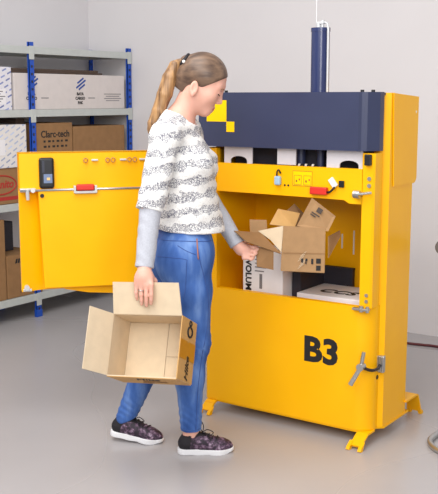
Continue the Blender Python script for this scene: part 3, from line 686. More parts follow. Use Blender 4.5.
# ================================================================== IMPLICIT SURFACES FOR THE FIGURE
class Grid:
    def __init__(s, lo, hi, h):
        s.o = np.array(lo, float); s.h = h
        s.n = np.ceil((np.array(hi) - s.o) / h).astype(int) + 1
        s.F = np.full(tuple(s.n), 0.5, np.float32)
        s.ax = [(s.o[i] + h * np.arange(s.n[i])).astype(np.float32) for i in range(3)]
    def sl(s, lo, hi):
        i0 = np.clip(np.floor((np.array(lo) - s.o) / s.h).astype(int), 0, s.n); i1 = np.clip(np.ceil((np.array(hi) - s.o) / s.h).astype(int) + 1, 0, s.n)
        return tuple(slice(a, c) for a, c in zip(i0, i1))
    def xyz(s, sl):
        return s.ax[0][sl[0]][:, None, None], s.ax[1][sl[1]][None, :, None], s.ax[2][sl[2]][None, None, :]
    def add(s, f, lo, hi, k=0.02, sub=False):
        m = k + 0.03; sl = s.sl(np.array(lo) - m, np.array(hi) + m)
        if any(q.stop <= q.start for q in sl): return
        d = f(*s.xyz(sl)); A = s.F[sl]
        if sub:
            d = -d; h = np.clip((k - np.abs(A - d)), 0, None) / k; s.F[sl] = np.maximum(A, d) + h * h * k / 4
        else:
            h = np.clip((k - np.abs(A - d)), 0, None) / k; s.F[sl] = np.minimum(A, d) - h * h * k / 4
    def cone(s, a, c, ra, rb, k=0.02, sub=False, clip=None, wob=None):
        a = np.array(a, float); c = np.array(c, float); ba = c - a; l2 = ba @ ba
        def f(x, y, z):
            t = np.clip(((x - a[0]) * ba[0] + (y - a[1]) * ba[1] + (z - a[2]) * ba[2]) / l2, 0, 1)
            d = np.sqrt((x - a[0] - t * ba[0]) ** 2 + (y - a[1] - t * ba[1]) ** 2 + (z - a[2] - t * ba[2]) ** 2) - (ra + (rb - ra) * t)
            if wob is not None: d = d + wob(x, y, z)
            if clip is not None:
                for p, n in clip: d = np.maximum(d, (x - p[0]) * n[0] + (y - p[1]) * n[1] + (z - p[2]) * n[2])
            return d
        r = max(ra, rb); s.add(f, np.minimum(a, c) - r, np.maximum(a, c) + r, k, sub)
    def ell(s, c, r, k=0.02, R=None, sub=False, clip=None):
        c = np.array(c, float); r = np.array(r, float); R = np.eye(3) if R is None else np.array(R, float)
        def f(x, y, z):
            x, y, z = x - c[0], y - c[1], z - c[2]
            q = [(R[i][0] * x + R[i][1] * y + R[i][2] * z) for i in range(3)]
            k0 = np.sqrt(sum((q[i] / r[i]) ** 2 for i in range(3))); k1 = np.sqrt(sum((q[i] / r[i] ** 2) ** 2 for i in range(3))) + 1e-9
            d = k0 * (k0 - 1) / k1
            if clip is not None:
                for p, n in clip: d = np.maximum(d, (x + c[0] - p[0]) * n[0] + (y + c[1] - p[1]) * n[1] + (z + c[2] - p[2]) * n[2])
            return d
        m = r.max(); s.add(f, c - m, c + m, k, sub)
    def cut(s, p, n, lo=None, hi=None):
        sl = s.sl(lo if lo is not None else s.o, hi if hi is not None else s.o + s.h * s.n)
        x, y, z = s.xyz(sl); s.F[sl] = np.maximum(s.F[sl], (x - p[0]) * n[0] + (y - p[1]) * n[1] + (z - p[2]) * n[2])
    def mesh(s, name, smooth=2):
        F = s.F; h = s.h
        F = np.pad(F, 1, constant_values=0.5); o = s.o - h
        S = F < 0; nx, ny, nz = F.shape
        cnt = np.zeros((nx - 1, ny - 1, nz - 1), np.int8)
        for i in (0, 1):
            for j in (0, 1):
                for k in (0, 1): cnt += S[i:nx - 1 + i, j:ny - 1 + j, k:nz - 1 + k]
        act = (cnt > 0) & (cnt < 8); idx = np.full(act.shape, -1, np.int32); ci = np.argwhere(act); idx[act] = np.arange(len(ci))
        P = np.zeros((len(ci), 3)); C = np.zeros(len(ci))
        for a in range(3):
            b1, b2 = [q for q in range(3) if q != a]
            for u in (0, 1):
                for v in (0, 1):
                    o0 = np.zeros(3, int); o0[b1] = u; o0[b2] = v; o1 = o0.copy(); o1[a] = 1
                    p0 = ci + o0; p1 = ci + o1
                    f0 = F[p0[:, 0], p0[:, 1], p0[:, 2]]; f1 = F[p1[:, 0], p1[:, 1], p1[:, 2]]
                    cr = (f0 < 0) != (f1 < 0); t = np.where(cr, f0 / np.where(cr, f0 - f1, 1), 0)
                    q = o0[None, :].astype(float).repeat(len(ci), 0); q[:, a] += t
                    P[cr] += (ci + q)[cr]; C[cr] += 1
        V = o + h * P / C[:, None]
        faces = []
        for a in range(3):
            b1, b2 = (a + 1) % 3, (a + 2) % 3
            s0 = [slice(None)] * 3; s1 = [slice(None)] * 3; s0[a] = slice(0, -1); s1[a] = slice(1, None)
            ch = S[tuple(s0)] != S[tuple(s1)]; e = np.argwhere(ch); inn = S[tuple(s0)][ch]
            ok = (e[:, b1] > 0) & (e[:, b2] > 0) & (e[:, b1] < F.shape[b1] - 1) & (e[:, b2] < F.shape[b2] - 1); e = e[ok]; inn = inn[ok]
            def g(d1, d2):
                q = e.copy(); q[:, b1] -= d1; q[:, b2] -= d2; return idx[q[:, 0], q[:, 1], q[:, 2]]
            Q = np.stack([g(1, 1), g(0, 1), g(0, 0), g(1, 0)], 1); Q[~inn] = Q[~inn][:, ::-1]; faces.append(Q)
        Q = np.concatenate(faces); Q = Q[(Q >= 0).all(1)]
        for _ in range(smooth):   # light Laplacian pass
            A = np.zeros_like(V); n = np.zeros(len(V))
            for i in range(4):
                np.add.at(A, Q[:, i], V[Q[:, (i + 1) % 4]]); np.add.at(n, Q[:, i], 1)
            V = V * 0.5 + 0.5 * A / np.maximum(n, 1)[:, None]
        me = bpy.data.meshes.new(name)
        me.vertices.add(len(V)); me.vertices.foreach_set('co', V.astype(np.float32).ravel())
        me.loops.add(len(Q) * 4); me.loops.foreach_set('vertex_index', Q.astype(np.int32).ravel())
        me.polygons.add(len(Q)); me.polygons.foreach_set('loop_start', np.arange(0, len(Q) * 4, 4, dtype=np.int32))
        me.update(calc_edges=True); me.validate()
        me.polygons.foreach_set('use_smooth', [True] * len(me.polygons))
        s.V, s.Q = V, Q
        return me

# ================================================================== THE WOMAN (local x = the way she walks, y = away from the camera)
WR, WD = -0.10, 3.86
wl = RV * WR + FV * WD
woman = thing('person', 'woman in white knit top and blue jeans walking towards the press holding two cartons', 'person', (wl.x, wl.y, 0), YAW)

def rotz(deg):
    a = math.radians(deg); return np.array([[math.cos(a), math.sin(a), 0], [-math.sin(a), math.cos(a), 0], [0, 0, 1]])
def rot_about(deg, p, c=(-0.045, 0)):
    a = math.radians(deg); x, y = p[0] - c[0], p[1] - c[1]
    return (c[0] + x * math.cos(a) - y * math.sin(a), c[1] + x * math.sin(a) + y * math.cos(a), p[2])
PY, TY = 22, -8          # pelvis yaw, chest yaw (degrees)
Rp, Rt = rotz(PY), rotz(TY)
SHR, SHL = (-0.112, -0.150, 1.350), (-0.040, 0.152, 1.350)
ELR, WRR = (-0.168, -0.226, 1.085), (-0.190, -0.292, 0.852)
ELL, WRL = (0.022, 0.195, 1.125), (0.178, 0.128, 0.876)
HPR, HPL = (-0.040, -0.085, 0.850), (-0.060, 0.085, 0.850)
KNR, ANR = (-0.006, -0.078, 0.490), (-0.018, -0.068, 0.085)
KNL, ANL = (-0.135, 0.085, 0.480), (-0.312, 0.082, 0.105)
# head frame
HC = np.array([0.035, 0.004, 1.566]); hp = math.radians(30); hyaw = math.radians(4)
hF = np.array([math.cos(hp) * math.cos(hyaw), math.cos(hp) * math.sin(hyaw), -math.sin(hp)]); hS = np.array([-math.sin(hyaw), math.cos(hyaw), 0]); hU = np.cross(hF, hS)
if hU[2] < 0: hU = -hU
def hd_(f, s, u): return HC + f * hF + s * hS + u * hU
HR = np.array([hF, hS, hU])

def torso(g, off=0.0, loose=False):
    g.ell((-0.045, 0, 0.87), np.array([0.112, 0.163, 0.13]) + off, 0.04, Rp)
    g.ell((-0.040, 0, 1.02), np.array([0.088, 0.128, 0.17]) + off + (0.010 if loose else 0), 0.05, Rt)
    g.ell((-0.042, 0, 1.20), np.array([0.100, 0.142, 0.17]) + off, 0.05, Rt)
    for s in (-1, 1):
        c = rot_about(TY, (0.020, s * 0.068, 1.225)); g.ell(c, np.array([0.056, 0.06, 0.062]) + off, 0.035, Rt)
    g.ell((-0.082, 0, 1.345), np.array([0.070, 0.125, 0.075]) + off, 0.05, Rt)
    g.cone(SHR, (-0.075, 0, 1.405), 0.046 + off, 0.042 + off, 0.05); g.cone(SHL, (-0.065, 0, 1.405), 0.046 + off, 0.042 + off, 0.05)
def legs(g, off=0.0, wob=None):
    for s in (-1, 1):
        c = rot_about(PY, (-0.100, s * 0.072, 0.835)); g.ell(c, np.array([0.082, 0.082, 0.095]) + off, 0.05, Rp)
    for h, kn, an in ((HPR, KNR, ANR), (HPL, KNL, ANL)):
        mid = tuple((np.array(h) * 0.62 + np.array(kn) * 0.38) + np.array([0.006, 0, 0]))
        calf = tuple((np.array(kn) * 0.62 + np.array(an) * 0.38) + np.array([-0.014, 0, 0]))
        g.cone(h, mid, 0.095 + off, 0.080 + off, 0.04, wob=wob); g.cone(mid, kn, 0.080 + off, 0.060 + off, 0.03, wob=wob)
        g.cone(kn, calf, 0.056 + off, 0.050 + off, 0.03, wob=wob); g.cone(calf, an, 0.050 + off, 0.034 + off, 0.03, wob=wob)

# ---- body: one continuous skin
G = Grid((-0.44, -0.40, 0.02), (0.34, 0.29, 1.70), 0.004)
torso(G); legs(G, 0.0)
for an, d in ((ANR, (0.14, 0.012)), (ANL, (0.14, -0.035))):
    G.cone((an[0] - 0.01, an[1], 0.07), (an[0] + d[0] * 0.35, an[1] + d[1] * 0.35, 0.05), 0.024, 0.018, 0.02)
for sh, el, wr in ((SHR, ELR, WRR), (SHL, ELL, WRL)):
    G.cone(sh, el, 0.046, 0.038, 0.04); G.cone(el, wr, 0.037, 0.0245, 0.03)
G.cone((-0.080, 0, 1.37), (-0.010, 0.002, 1.525), 0.054, 0.047, 0.035)
# head
G.ell(hd_(-0.006, 0, 0.025), (0.092, 0.073, 0.083), 0.03, HR)
G.ell(hd_(0.030, 0, -0.040), (0.056, 0.054, 0.072), 0.03, HR)
for s in (-1, 1): G.cone(hd_(-0.008, s * 0.048, -0.062), hd_(0.060, s * 0.012, -0.100), 0.018, 0.015, 0.03)
G.ell(hd_(0.071, 0, -0.103), (0.014, 0.016, 0.014), 0.02, HR)
G.ell(hd_(0.068, 0, -0.078), (0.022, 0.028, 0.024), 0.02, HR)
for s in (-1, 1):
    G.cone(hd_(0.078, s * 0.010, 0.018), hd_(0.064, s * 0.042, 0.012), 0.010, 0.010, 0.02)
    G.ell(hd_(0.052, s * 0.038, -0.038), (0.024, 0.024, 0.026), 0.03, HR)
    G.ell(hd_(0.096, s * 0.033, -0.010), (0.013, 0.017, 0.011), 0.015, HR, sub=True)
    G.ell(hd_(0.071, s * 0.032, -0.011), (0.0150, 0.0155, 0.0125), 0.005, HR)
G.cone(hd_(0.083, 0, 0.004), hd_(0.103, 0, -0.038), 0.007, 0.0088, 0.012)
for s in (-1, 1): G.ell(hd_(0.094, s * 0.0105, -0.045), (0.009, 0.007, 0.007), 0.006, HR)
for s in (-1, 1):
    G.cone(hd_(0.0905, 0, -0.071), hd_(0.077, s * 0.021, -0.0775), 0.0052, 0.003, 0.006)
    G.cone(hd_(0.0885, 0, -0.0835), hd_(0.077, s * 0.019, -0.0785), 0.0062, 0.003, 0.006)
EARS = []
for s in (-1, 1):
    ea = rotz(0)
    up = (hU * 0.95 - hF * 0.3); up /= np.linalg.norm(up); fw_ = np.cross(hS, up); Re = np.array([fw_, hS, up])
    c = hd_(-0.022, s * 0.073, -0.044)
    G.ell(c, (0.018, 0.009, 0.031), 0.008, Re)
    G.ell(c + s * 0.009 * hS + 0.003 * up, (0.010, 0.007, 0.019), 0.004, Re, sub=True)
    G.cone(c - 0.004 * fw_ * 0 + s * 0.004 * hS - 0.024 * up, c + s * 0.004 * hS - 0.028 * up, 0.008, 0.007, 0.006)
# right hand: over the top edge of the carton flap, fingers in front, thumb behind
wx, wy, wz = WRR
FLY = -0.318            # plane of the held flap
G.cone((wx, wy, wz), (wx - 0.001, FLY - 0.004, 0.815), 0.0245, 0.024, 0.02)
G.ell((wx - 0.001, FLY - 0.010, 0.808), (0.037, 0.017, 0.042), 0.02)
fing = [(-0.030, 0.790, 0.033, 0.027, 0.0072), (-0.0105, 0.787, 0.038, 0.036, 0.0080), (0.0095, 0.787, 0.040, 0.038, 0.0083), (0.029, 0.790, 0.038, 0.034, 0.0080)]
RINGP = None
for i, (dx, zk, l1, l2, r) in enumerate(fing):
    k0 = np.array((wx + dx, FLY - 0.019 - 0.32 * dx, zk)); k1 = k0 + np.array((dx * 0.02, -0.006, -l1)); k2 = k1 + np.array((-dx * 0.04, 0.003, -l2 * 0.6)); k3 = k2 + np.array((-dx * 0.04, 0.0045, -l2 * 0.5))
    G.cone((wx + dx * 0.7, FLY - 0.010, 0.812), k0, 0.011, r + 0.0018, 0.010)
    G.cone(k0, k1, r + 0.0012, r + 0.0002, 0.005); G.cone(k1, k2, r, r - 0.0004, 0.003); G.cone(k2, k3, r - 0.0004, r - 0.0014, 0.003)
    if i == 1: RINGP = (k0 * 0.45 + k1 * 0.55, r)
G.cone((wx + 0.020, FLY + 0.004, 0.825), (wx + 0.038, FLY + 0.016, 0.795), 0.013, 0.0115, 0.012)
G.cone((wx + 0.038, FLY + 0.016, 0.795), (wx + 0.028, FLY + 0.0155, 0.755), 0.011, 0.0085, 0.008)
# left hand: under the flap of the other carton
lx, ly, lz = WRL
LD = np.array((-0.020, 0.0, -0.012))
def Lp(p): return np.array(p) + LD
G.cone((lx, ly, lz), Lp((0.214, 0.118, 0.868)), 0.0225, 0.021, 0.02)
G.ell(Lp((0.224, 0.112, 0.862)), (0.033, 0.020, 0.025), 0.02, rotz(-12))
for i, (kx, ky, kz, tx, ty, tz, r) in enumerate(((0.252, 0.128, 0.876, 0.283, 0.126, 0.882, 0.0080), (0.254, 0.112, 0.861, 0.287, 0.114, 0.866, 0.0083), (0.250, 0.100, 0.846, 0.281, 0.104, 0.849, 0.0078), (0.243, 0.094, 0.831, 0.270, 0.098, 0.830, 0.0068))):
    m = ((kx + tx) / 2 + 0.002, (ky + ty) / 2 - 0.008, (kz + tz) / 2 - 0.006)
    G.cone(Lp((0.228, ky * 0.9 + 0.01, kz)), Lp((kx, ky, kz)), 0.011, r + 0.001, 0.008); G.cone(Lp((kx, ky, kz)), Lp(m), r + 0.001, r, 0.003); G.cone(Lp(m), Lp((tx, ty, tz)), r, r - 0.0012, 0.002)
    G.cone(Lp((tx, ty, tz)), Lp((tx - 0.004, ty + 0.014, tz + 0.010)), r - 0.0012, r - 0.002, 0.002)
G.cone(Lp((0.214, 0.136, 0.874)), Lp((0.238, 0.160, 0.890)), 0.0125, 0.0105, 0.012); G.cone(Lp((0.238, 0.160, 0.890)), Lp((0.268, 0.158, 0.894)), 0.010, 0.008, 0.006)
me = G.mesh('woman_body', 1)
me.materials.append(SKIN); me.materials.append(LIP)
V, Q = G.V, G.Q; cen = V[Q].mean(1) - HC
f_, s_, u_ = cen @ hF, cen @ hS, cen @ hU
lip = (f_ > 0.070) & (np.abs(s_) < 0.022) & (u_ < -0.0665 + np.abs(s_) * -0.35) & (u_ > -0.0885 + np.abs(s_) * 0.45) & (f_ > 0.086 - np.abs(s_) * 0.55)
if len(me.polygons) == len(lip): me.polygons.foreach_set('material_index', lip.astype(np.int32))
body_o = link('woman_body', me, None, woman, local=True)
bvh_body = BVHTree.FromPolygons([tuple(v) for v in V], [tuple(q) for q in Q])

# facial features on the skin
def on(bvh, o, d, dist=2.0):
    h = bvh.ray_cast(Vector(o), Vector(d).normalized(), dist); return h[0], h[1]
def headline(pts, off, r, name, m, parent):
    out = []
    for f, s, u in pts:
        o = hd_(f + 0.06, s * 1.3, u); p, n = on(bvh_body, o, hd_(f, s, u) - o)
        if p is not None: out.append(p + n * off)
    if len(out) > 1:
        b = nb(); tube(b, out, r, 6); return obj(name, b, m, parent, local=True, smooth=True)
LASH = mat('lash', (46, 32, 28), 0.6); BROW = mat('brow_hair', (150, 112, 84), 0.7)
for s in (-1, 1):
    headline([(0.07, s * (0.017 + 0.005 * k), -0.0150 - 0.0022 * math.sin(k / 6 * PI)) for k in range(7)], 0.0010, 0.0021, 'eyelashes', LASH, body_o)
    headline([(0.07, s * (0.014 + 0.006 * k), 0.012 + 0.004 * math.sin(k / 5 * PI) - 0.0008 * k) for k in range(6)], 0.0002, 0.0017, 'eyebrow', BROW, body_o)
    b = nb(); c = hd_(0.0745, s * 0.032, -0.0155)
    bmesh.ops.create_uvsphere(b, u_segments=12, v_segments=8, radius=0.0108, matrix=Matrix.Translation(c)); obj('eye', b, mat('eye_white', (206, 200, 196), 0.2), body_o, local=True, smooth=True)
# ring
p, r = RINGP; b = nb(); tube(b, [(p[0] + (r + 0.0016) * math.cos(a), p[1] + (r + 0.0016) * math.sin(a), p[2]) for a in np.linspace(0, 2 * PI, 17)], 0.0019, 6, cap=False); obj('ring', b, STEEL, woman, local=True, smooth=True)

# ---- hair
g = Grid((-0.23, -0.13, 1.36), (0.18, 0.13, 1.71), 0.003)
hn = np.array(hF) * 1.0 - np.array(hU) * 0.80; hn /= np.linalg.norm(hn)
hline = hd_(0.026, 0, 0.0)
low1 = hd_(-0.02, 0, -0.066); nlow = -hU * 0.9 + -hF * 0.12
g.ell(hd_(-0.010, 0, 0.028), (0.098, 0.079, 0.089), 0.01, HR, clip=[(hline, hn), (low1, nlow)])
g.cone(hd_(-0.075, 0, -0.02), hd_(-0.06, 0, -0.075), 0.042, 0.030, 0.03, clip=[(low1 - hU * 0.018, nlow)])
g.cone(hd_(-0.080, 0, 0.03), hd_(-0.104, 0, 0.036), 0.045, 0.020, 0.03)
for s in (-1, 1):
    c = hd_(-0.022, s * 0.078, -0.044); g.ell(c, (0.021, 0.016, 0.032), 0.006, HR, sub=True)
hair = link('hair', g.mesh('hair', 2), HAIR, woman, local=True)
g = Grid((-0.25, -0.12, 1.34), (0.02, 0.10, 1.71), 0.003)
T = [(-0.056, 0.0, 1.648), (-0.078, -0.004, 1.636), (-0.100, -0.008, 1.585), (-0.122, -0.014, 1.515), (-0.146, -0.018, 1.450), (-0.172, -0.022, 1.400), (-0.186, -0.022, 1.372)]
TR_ = [0.016, 0.022, 0.029, 0.031, 0.027, 0.019, 0.008]
for lock in range(7):
    a = lock * 2 * PI / 7; 
    for i in range(len(T) - 1):
        o1 = np.array((math.cos(a + i * 0.3), math.sin(a + i * 0.3), 0)) * TR_[i] * 0.50; o2 = np.array((math.cos(a + i * 0.3 + 0.3), math.sin(a + i * 0.3 + 0.3), 0)) * TR_[i + 1] * 0.50
        g.cone(np.array(T[i]) + o1, np.array(T[i + 1]) + o2 - np.array((0, 0, 0.012 if (lock % 3 == 0 and i > 3) else 0)), TR_[i] * 0.56, TR_[i + 1] * 0.56, 0.006)
pt = link('ponytail', g.mesh('ponytail', 2), TAIL, hair, local=True)
b = nb(); c = Vector(hd_(-0.108, 0, 0.036)); ax = Vector((-hF[0], 0, -hF[2] + 0.15)).normalized(); u1 = ax.cross(Vector((0, 1, 0))).normalized(); w1 = ax.cross(u1)
tube(b, [c + (u1 * math.cos(q) + w1 * math.sin(q)) * 0.027 for q in np.linspace(0, 2 * PI, 21)], 0.008, 8, cap=False); ht = obj('hair_tie', b, BLKF, hair, local=True, smooth=True)
b = nb(); bmesh.ops.create_uvsphere(b, u_segments=10, v_segments=8, radius=0.007, matrix=Matrix.Translation(c + Vector((-0.002, -0.034, -0.006)))); obj('hair_bead', b, WHITEP, hair, local=True, smooth=True)

# ---- jeans
def fold(x, y, z):
    k = np.exp(-((z - 0.16) / 0.07) ** 2) * 1.0 + np.exp(-((z - 0.47) / 0.10) ** 2) * 0.7
    return (0.0019 * np.sin(z * 170 + x * 150 + y * 60 + np.sin(y * 50 + z * 30) * 1.8) * k).astype(np.float32)
g = Grid((-0.42, -0.24, 0.07), (0.14, 0.24, 0.99), 0.004)
g.ell((-0.045, 0, 0.87), np.array([0.112, 0.163, 0.13]) + 0.007, 0.04, Rp); g.ell((-0.040, 0, 1.02), np.array([0.088, 0.128, 0.17]) + 0.004, 0.05, Rt)
legs(g, 0.009, fold)
g.cut((0, 0, 0.965), (0, 0, 1))
g.cut((-0.018, -0.07, 0.104), (0.05, 0, -1), (-0.12, -0.24, 0.0), (0.14, 0.03, 0.3))
g.cut((-0.300, 0.082, 0.098), (0.35, 0, -0.94), (-0.42, 0.0, 0.0), (-0.15, 0.24, 0.25))
me = g.mesh('jeans', 2); jv = [tuple(v) for v in g.V]; jq = [tuple(q) for q in g.Q]
jeans = link('jeans', me, DENIM, woman, local=True); bvh_j = BVHTree.FromPolygons(jv, jq)
def drape(bvh, pts, off, r, name, m, parent, n=6, d=(0, 1, 0)):
    out = []
    for p in smooth_path([(x, 0, z) for x, z in pts], n):
        h, nn = on(bvh, (p.x, -0.6, p.z), d)
        if h is not None: out.append(h + nn * off)
    if len(out) > 1:
        b = nb(); tube(b, out, r, 6); return obj(name, b, m, parent, local=True, smooth=True)
drape(bvh_j, [(0.010, 0.940), (0.022, 0.86), (0.040, 0.78), (0.056, 0.68), (0.050, 0.56), (0.030, 0.45), (0.012, 0.30), (0.002, 0.12)], 0.0004, 0.0014, 'side_seam', SEAM, jeans)
drape(bvh_j, [(0.010, 0.938), (0.016, 0.86)], 0.002, 0.0026, 'zip_fastener', THREAD, jeans)
drape(bvh_j, [(-0.150, 0.865), (-0.10, 0.868), (-0.034, 0.862), (-0.030, 0.84), (-0.036, 0.74), (-0.045, 0.70)], 0.0004, 0.0014, 'back_pocket_edge', SEAM, jeans)
drape(bvh_j, [(-0.15, 0.928), (-0.06, 0.932), (0.02, 0.928), (0.068, 0.922)], 0.0004, 0.0016, 'waistband_edge', SEAM, jeans)
drape(bvh_j, [(-0.066, 0.915), (-0.03, 0.895), (0.006, 0.880)], 0.0004, 0.0014, 'yoke_seam', SEAM, jeans)
drape(bvh_j, [(-0.058, 0.118), (-0.015, 0.116), (0.026, 0.118)], 0.0004, 0.0014, 'hem_stitch', SEAM, jeans)

# ---- knit top
def ripple(x, y, z):
    return (0.0022 * np.sin(x * 55 + z * 38 + np.sin(z * 60 + y * 30)) + 0.0016 * np.sin(z * 95 - x * 40 + y * 25)).astype(np.float32)
g = Grid((-0.27, -0.32, 0.93), (0.16, 0.29, 1.46), 0.004)
torso(g, 0.013, True)
g.cone((-0.034, -0.02, 1.10), (-0.014, 0.0, 0.955), 0.108, 0.132, 0.05); g.cone((-0.035, 0.03, 1.10), (-0.02, 0.045, 0.955), 0.11, 0.126, 0.05)
g.F += ripple(*g.xyz(g.sl(g.o, g.o + g.h * g.n)))
g.cut((0.0, 0, 0.956), (-0.06, 0, -1))
g.cone((-0.072, 0, 1.385), (-0.020, 0.002, 1.50), 0.066, 0.085, 0.008, sub=True)
se = np.array(ELR) + (np.array(ELR) - np.array(SHR)) * 0.08; dR = (np.array(ELR) - np.array(SHR)); dR /= np.linalg.norm(dR)
g.cone(SHR, se + dR * 0.06, 0.064, 0.050, 0.014, clip=[(se, dR)], wob=ripple)
sl_ = np.array(ELL) + (np.array(WRL) - np.array(ELL)) * 0.10; dL = (np.array(WRL) - np.array(ELL)); dL /= np.linalg.norm(dL)
g.cone(SHL, ELL, 0.062, 0.050, 0.045); g.cone(ELL, sl_ + dL * 0.06, 0.050, 0.045, 0.03, clip=[(sl_, dL)])
top = link('knit_top', g.mesh('knit_top', 2), KNIT, woman, local=True); bvh_t = BVHTree.FromPolygons([tuple(v) for v in g.V], [tuple(q) for q in g.Q])
# ---- under-sleeves
for el, wr, d, r0_, r1_ in ((ELR, WRR, None, 0.044, 0.036), (ELL, WRL, None, 0.042, 0.034)):
    g = Grid(np.minimum(el, wr) - 0.08, np.maximum(el, wr) + 0.08, 0.0035)
    e_, w_ = np.array(el), np.array(wr); dd = (w_ - e_) / np.linalg.norm(w_ - e_)
    def wr_(x, y, z): return (0.0011 * np.sin(z * 85 + x * 110 + np.sin(y * 70 + z * 25) * 1.5)).astype(np.float32)
    g.cone(e_ - dd * 0.02, w_ + dd * 0.03, r0_, r1_, 0.01, clip=[(w_ + dd * 0.006, dd)], wob=wr_)
    g.cone(w_ - dd * 0.03, w_ + dd * 0.05, r1_ - 0.008, r1_ - 0.008, 0.004, sub=True)
    link('under_sleeve', g.mesh('under_sleeve', 2), HEATHER, woman, local=True)

# ---- shoes
def shoe(ank, yaw, heel, toe_z, pitch, lift):
    """foot frame: u along the foot (0 heel .. 0.245 toe), v across, w up; then pitched about the toe"""
    g = Grid((-0.02, -0.07, -0.012), (0.27, 0.07, 0.15), 0.003)
    out = [((0.034, 0, 0), (0.10, 0.003, 0), 0.033, 0.033), ((0.10, 0.003, 0), (0.175, 0.0, 0), 0.033, 0.042), ((0.175, 0.0, 0), (0.212, 0.006, 0), 0.042, 0.032)]
    s = Grid((-0.02, -0.07, -0.012), (0.27, 0.07, 0.05), 0.003)
    for a, c, ra, rb in out:
        a, c = np.array(a), np.array(c); ba = c - a; l2 = ba @ ba
        def f(x, y, z, a=a, ba=ba, l2=l2, ra=ra, rb=rb):
            t = np.clip(((x - a[0]) * ba[0] + (y - a[1]) * ba[1]) / l2, 0, 1)
            d2 = np.sqrt((x - a[0] - t * ba[0]) ** 2 + (y - a[1] - t * ba[1]) ** 2) - (ra + (rb - ra) * t)
            topz = 0.026 - 0.008 * np.clip((x - 0.05) / 0.15, 0, 1) + 0.006 * np.clip((x - 0.2) / 0.04, 0, 1)
            botz = 0.012 * np.clip((x - 0.19) / 0.06, 0, 1) ** 2
            return np.maximum(np.maximum(d2 - 0.0, z - topz), botz - z) + 0 * z
        s.add(f, (-0.02, -0.07, -0.01), (0.27, 0.07, 0.05), 0.012)
    clipz = [((0, 0, 0.012), (0, 0, -1))]
    g.cone((0.036, 0, 0.045), (0.105, 0.002, 0.044), 0.0325, 0.034, 0.02, clip=clipz); g.cone((0.105, 0.002, 0.044), (0.185, 0.0, 0.028), 0.036, 0.034, 0.02, clip=clipz)
    g.cone((0.17, 0.0, 0.024), (0.213, 0.005, 0.022), 0.038, 0.028, 0.02, clip=clipz)
    g.cone((0.052, 0, 0.055), (0.060, 0, 0.092), 0.034, 0.036, 0.02, clip=[((0.05, 0, 0.092), (-0.35, 0, 0.93))])
    g.cone((0.085, 0, 0.060), (0.125, 0, 0.060), 0.026, 0.020, 0.02)
    cp, sp = math.cos(pitch), math.sin(pitch)
    M = Matrix.Translation((heel[0], heel[1], 0)) @ Matrix.Rotation(yaw, 4, 'Z') @ Matrix.Translation((0.22, 0, 0)) @ Matrix.Rotation(pitch, 4, 'Y') @ Matrix.Translation((-0.22, 0, 0)) @ Matrix.Translation((0, 0, lift))
    me = g.mesh('shoe', 2); me.materials.append(SHOE); me.materials.append(BLKF)
    c = g.V[g.Q].mean(1); hm = (c[:, 0] < 0.052 + (c[:, 2] - 0.02) * 0.15) | (c[:, 2] > 0.082)
    if len(me.polygons) == len(hm): me.polygons.foreach_set('material_index', hm.astype(np.int32))
    bvh = BVHTree.FromPolygons([tuple(v) for v in g.V], [tuple(q) for q in g.Q])
    me.transform(M); so = link('shoe', me, None, woman, local=True)
    me = s.mesh('sole', 1); me.transform(M); link('sole', me, RUBBER, so, local=True)
    b = nb()
    def topat(x, y):
        h, n = on(bvh, (x, y, 0.3), (0, 0, -1)); return (h + n * 0.002) if h is not None else Vector((x, y, 0.06))
    for k in range(4):
        x = 0.112 + k * 0.018
        tube(b, [topat(x, -0.020), topat(x + 0.004, -0.008), topat(x + 0.008, 0.008), topat(x + 0.010, 0.020)], 0.0022, 6)
    kn = topat(0.108, -0.004)
    tube(b, smooth_path([kn, kn + Vector((-0.012, -0.004, 0.030)), kn + Vector((-0.006, -0.008, 0.052)), kn + Vector((0.004, -0.006, 0.03)), kn]), 0.002, 6)
    tube(b, smooth_path([kn, kn + Vector((0.02, -0.01, 0.016)), kn + Vector((0.045, -0.014, 0.004)), kn + Vector((0.030, -0.016, -0.008)), kn]), 0.002, 6)
    tube(b, smooth_path([kn, kn + Vector((0.012, -0.016, 0.0)), kn + Vector((0.030, -0.026, -0.016))]), 0.002, 6)
    bmesh.ops.transform(b, matrix=M, verts=b.verts); obj('laces', b, BLKF, so, local=True, smooth=True)
shoe(ANR, math.radians(5), (-0.079, -0.072), 0, 0.0, 0.0)
shoe(ANL, math.radians(-12), (-0.385, 0.098), 0, math.radians(6.0), 0.0)

# ================================================================== OPEN CARTON IN HER RIGHT HAND (built in her frame, placed in the room)
WM = ROOTM[woman.name]
cart = thing('open_carton', 'empty light brown open carton hanging by one flap from her right hand', 'box', tuple((WM @ Vector((-0.17, -0.26, 0.42)))), YAW)
CM = ROOTM[cart.name].inverted() @ WM
E1 = Vector((0.950, -0.306, 0.049)).normalized(); E3 = Vector((0.300, 0.855, -0.410)); E3 = (E3 - E1 * E3.dot(E1)).normalized(); E2 = E3.cross(E1).normalized()
if E2.z > 0: E2 = -E2
A0 = Vector((-0.316, -0.272, 0.658)); L1, L2, L3 = 0.288, 0.243, 0.172
def bp_(i, j, k): return A0 + E1 * (L1 * i) + E2 * (L2 * j) + E3 * (L3 * k)
def cq(b, pts, th=0.004):
    quad(b, [CM @ Vector(p) for p in pts], th)
b = nb()
cq(b, [bp_(0, 0, 0), bp_(1, 0, 0), bp_(1, 0, 1), bp_(0, 0, 1)]); cq(b, [bp_(0, 1, 0), bp_(1, 1, 0), bp_(1, 1, 1), bp_(0, 1, 1)])
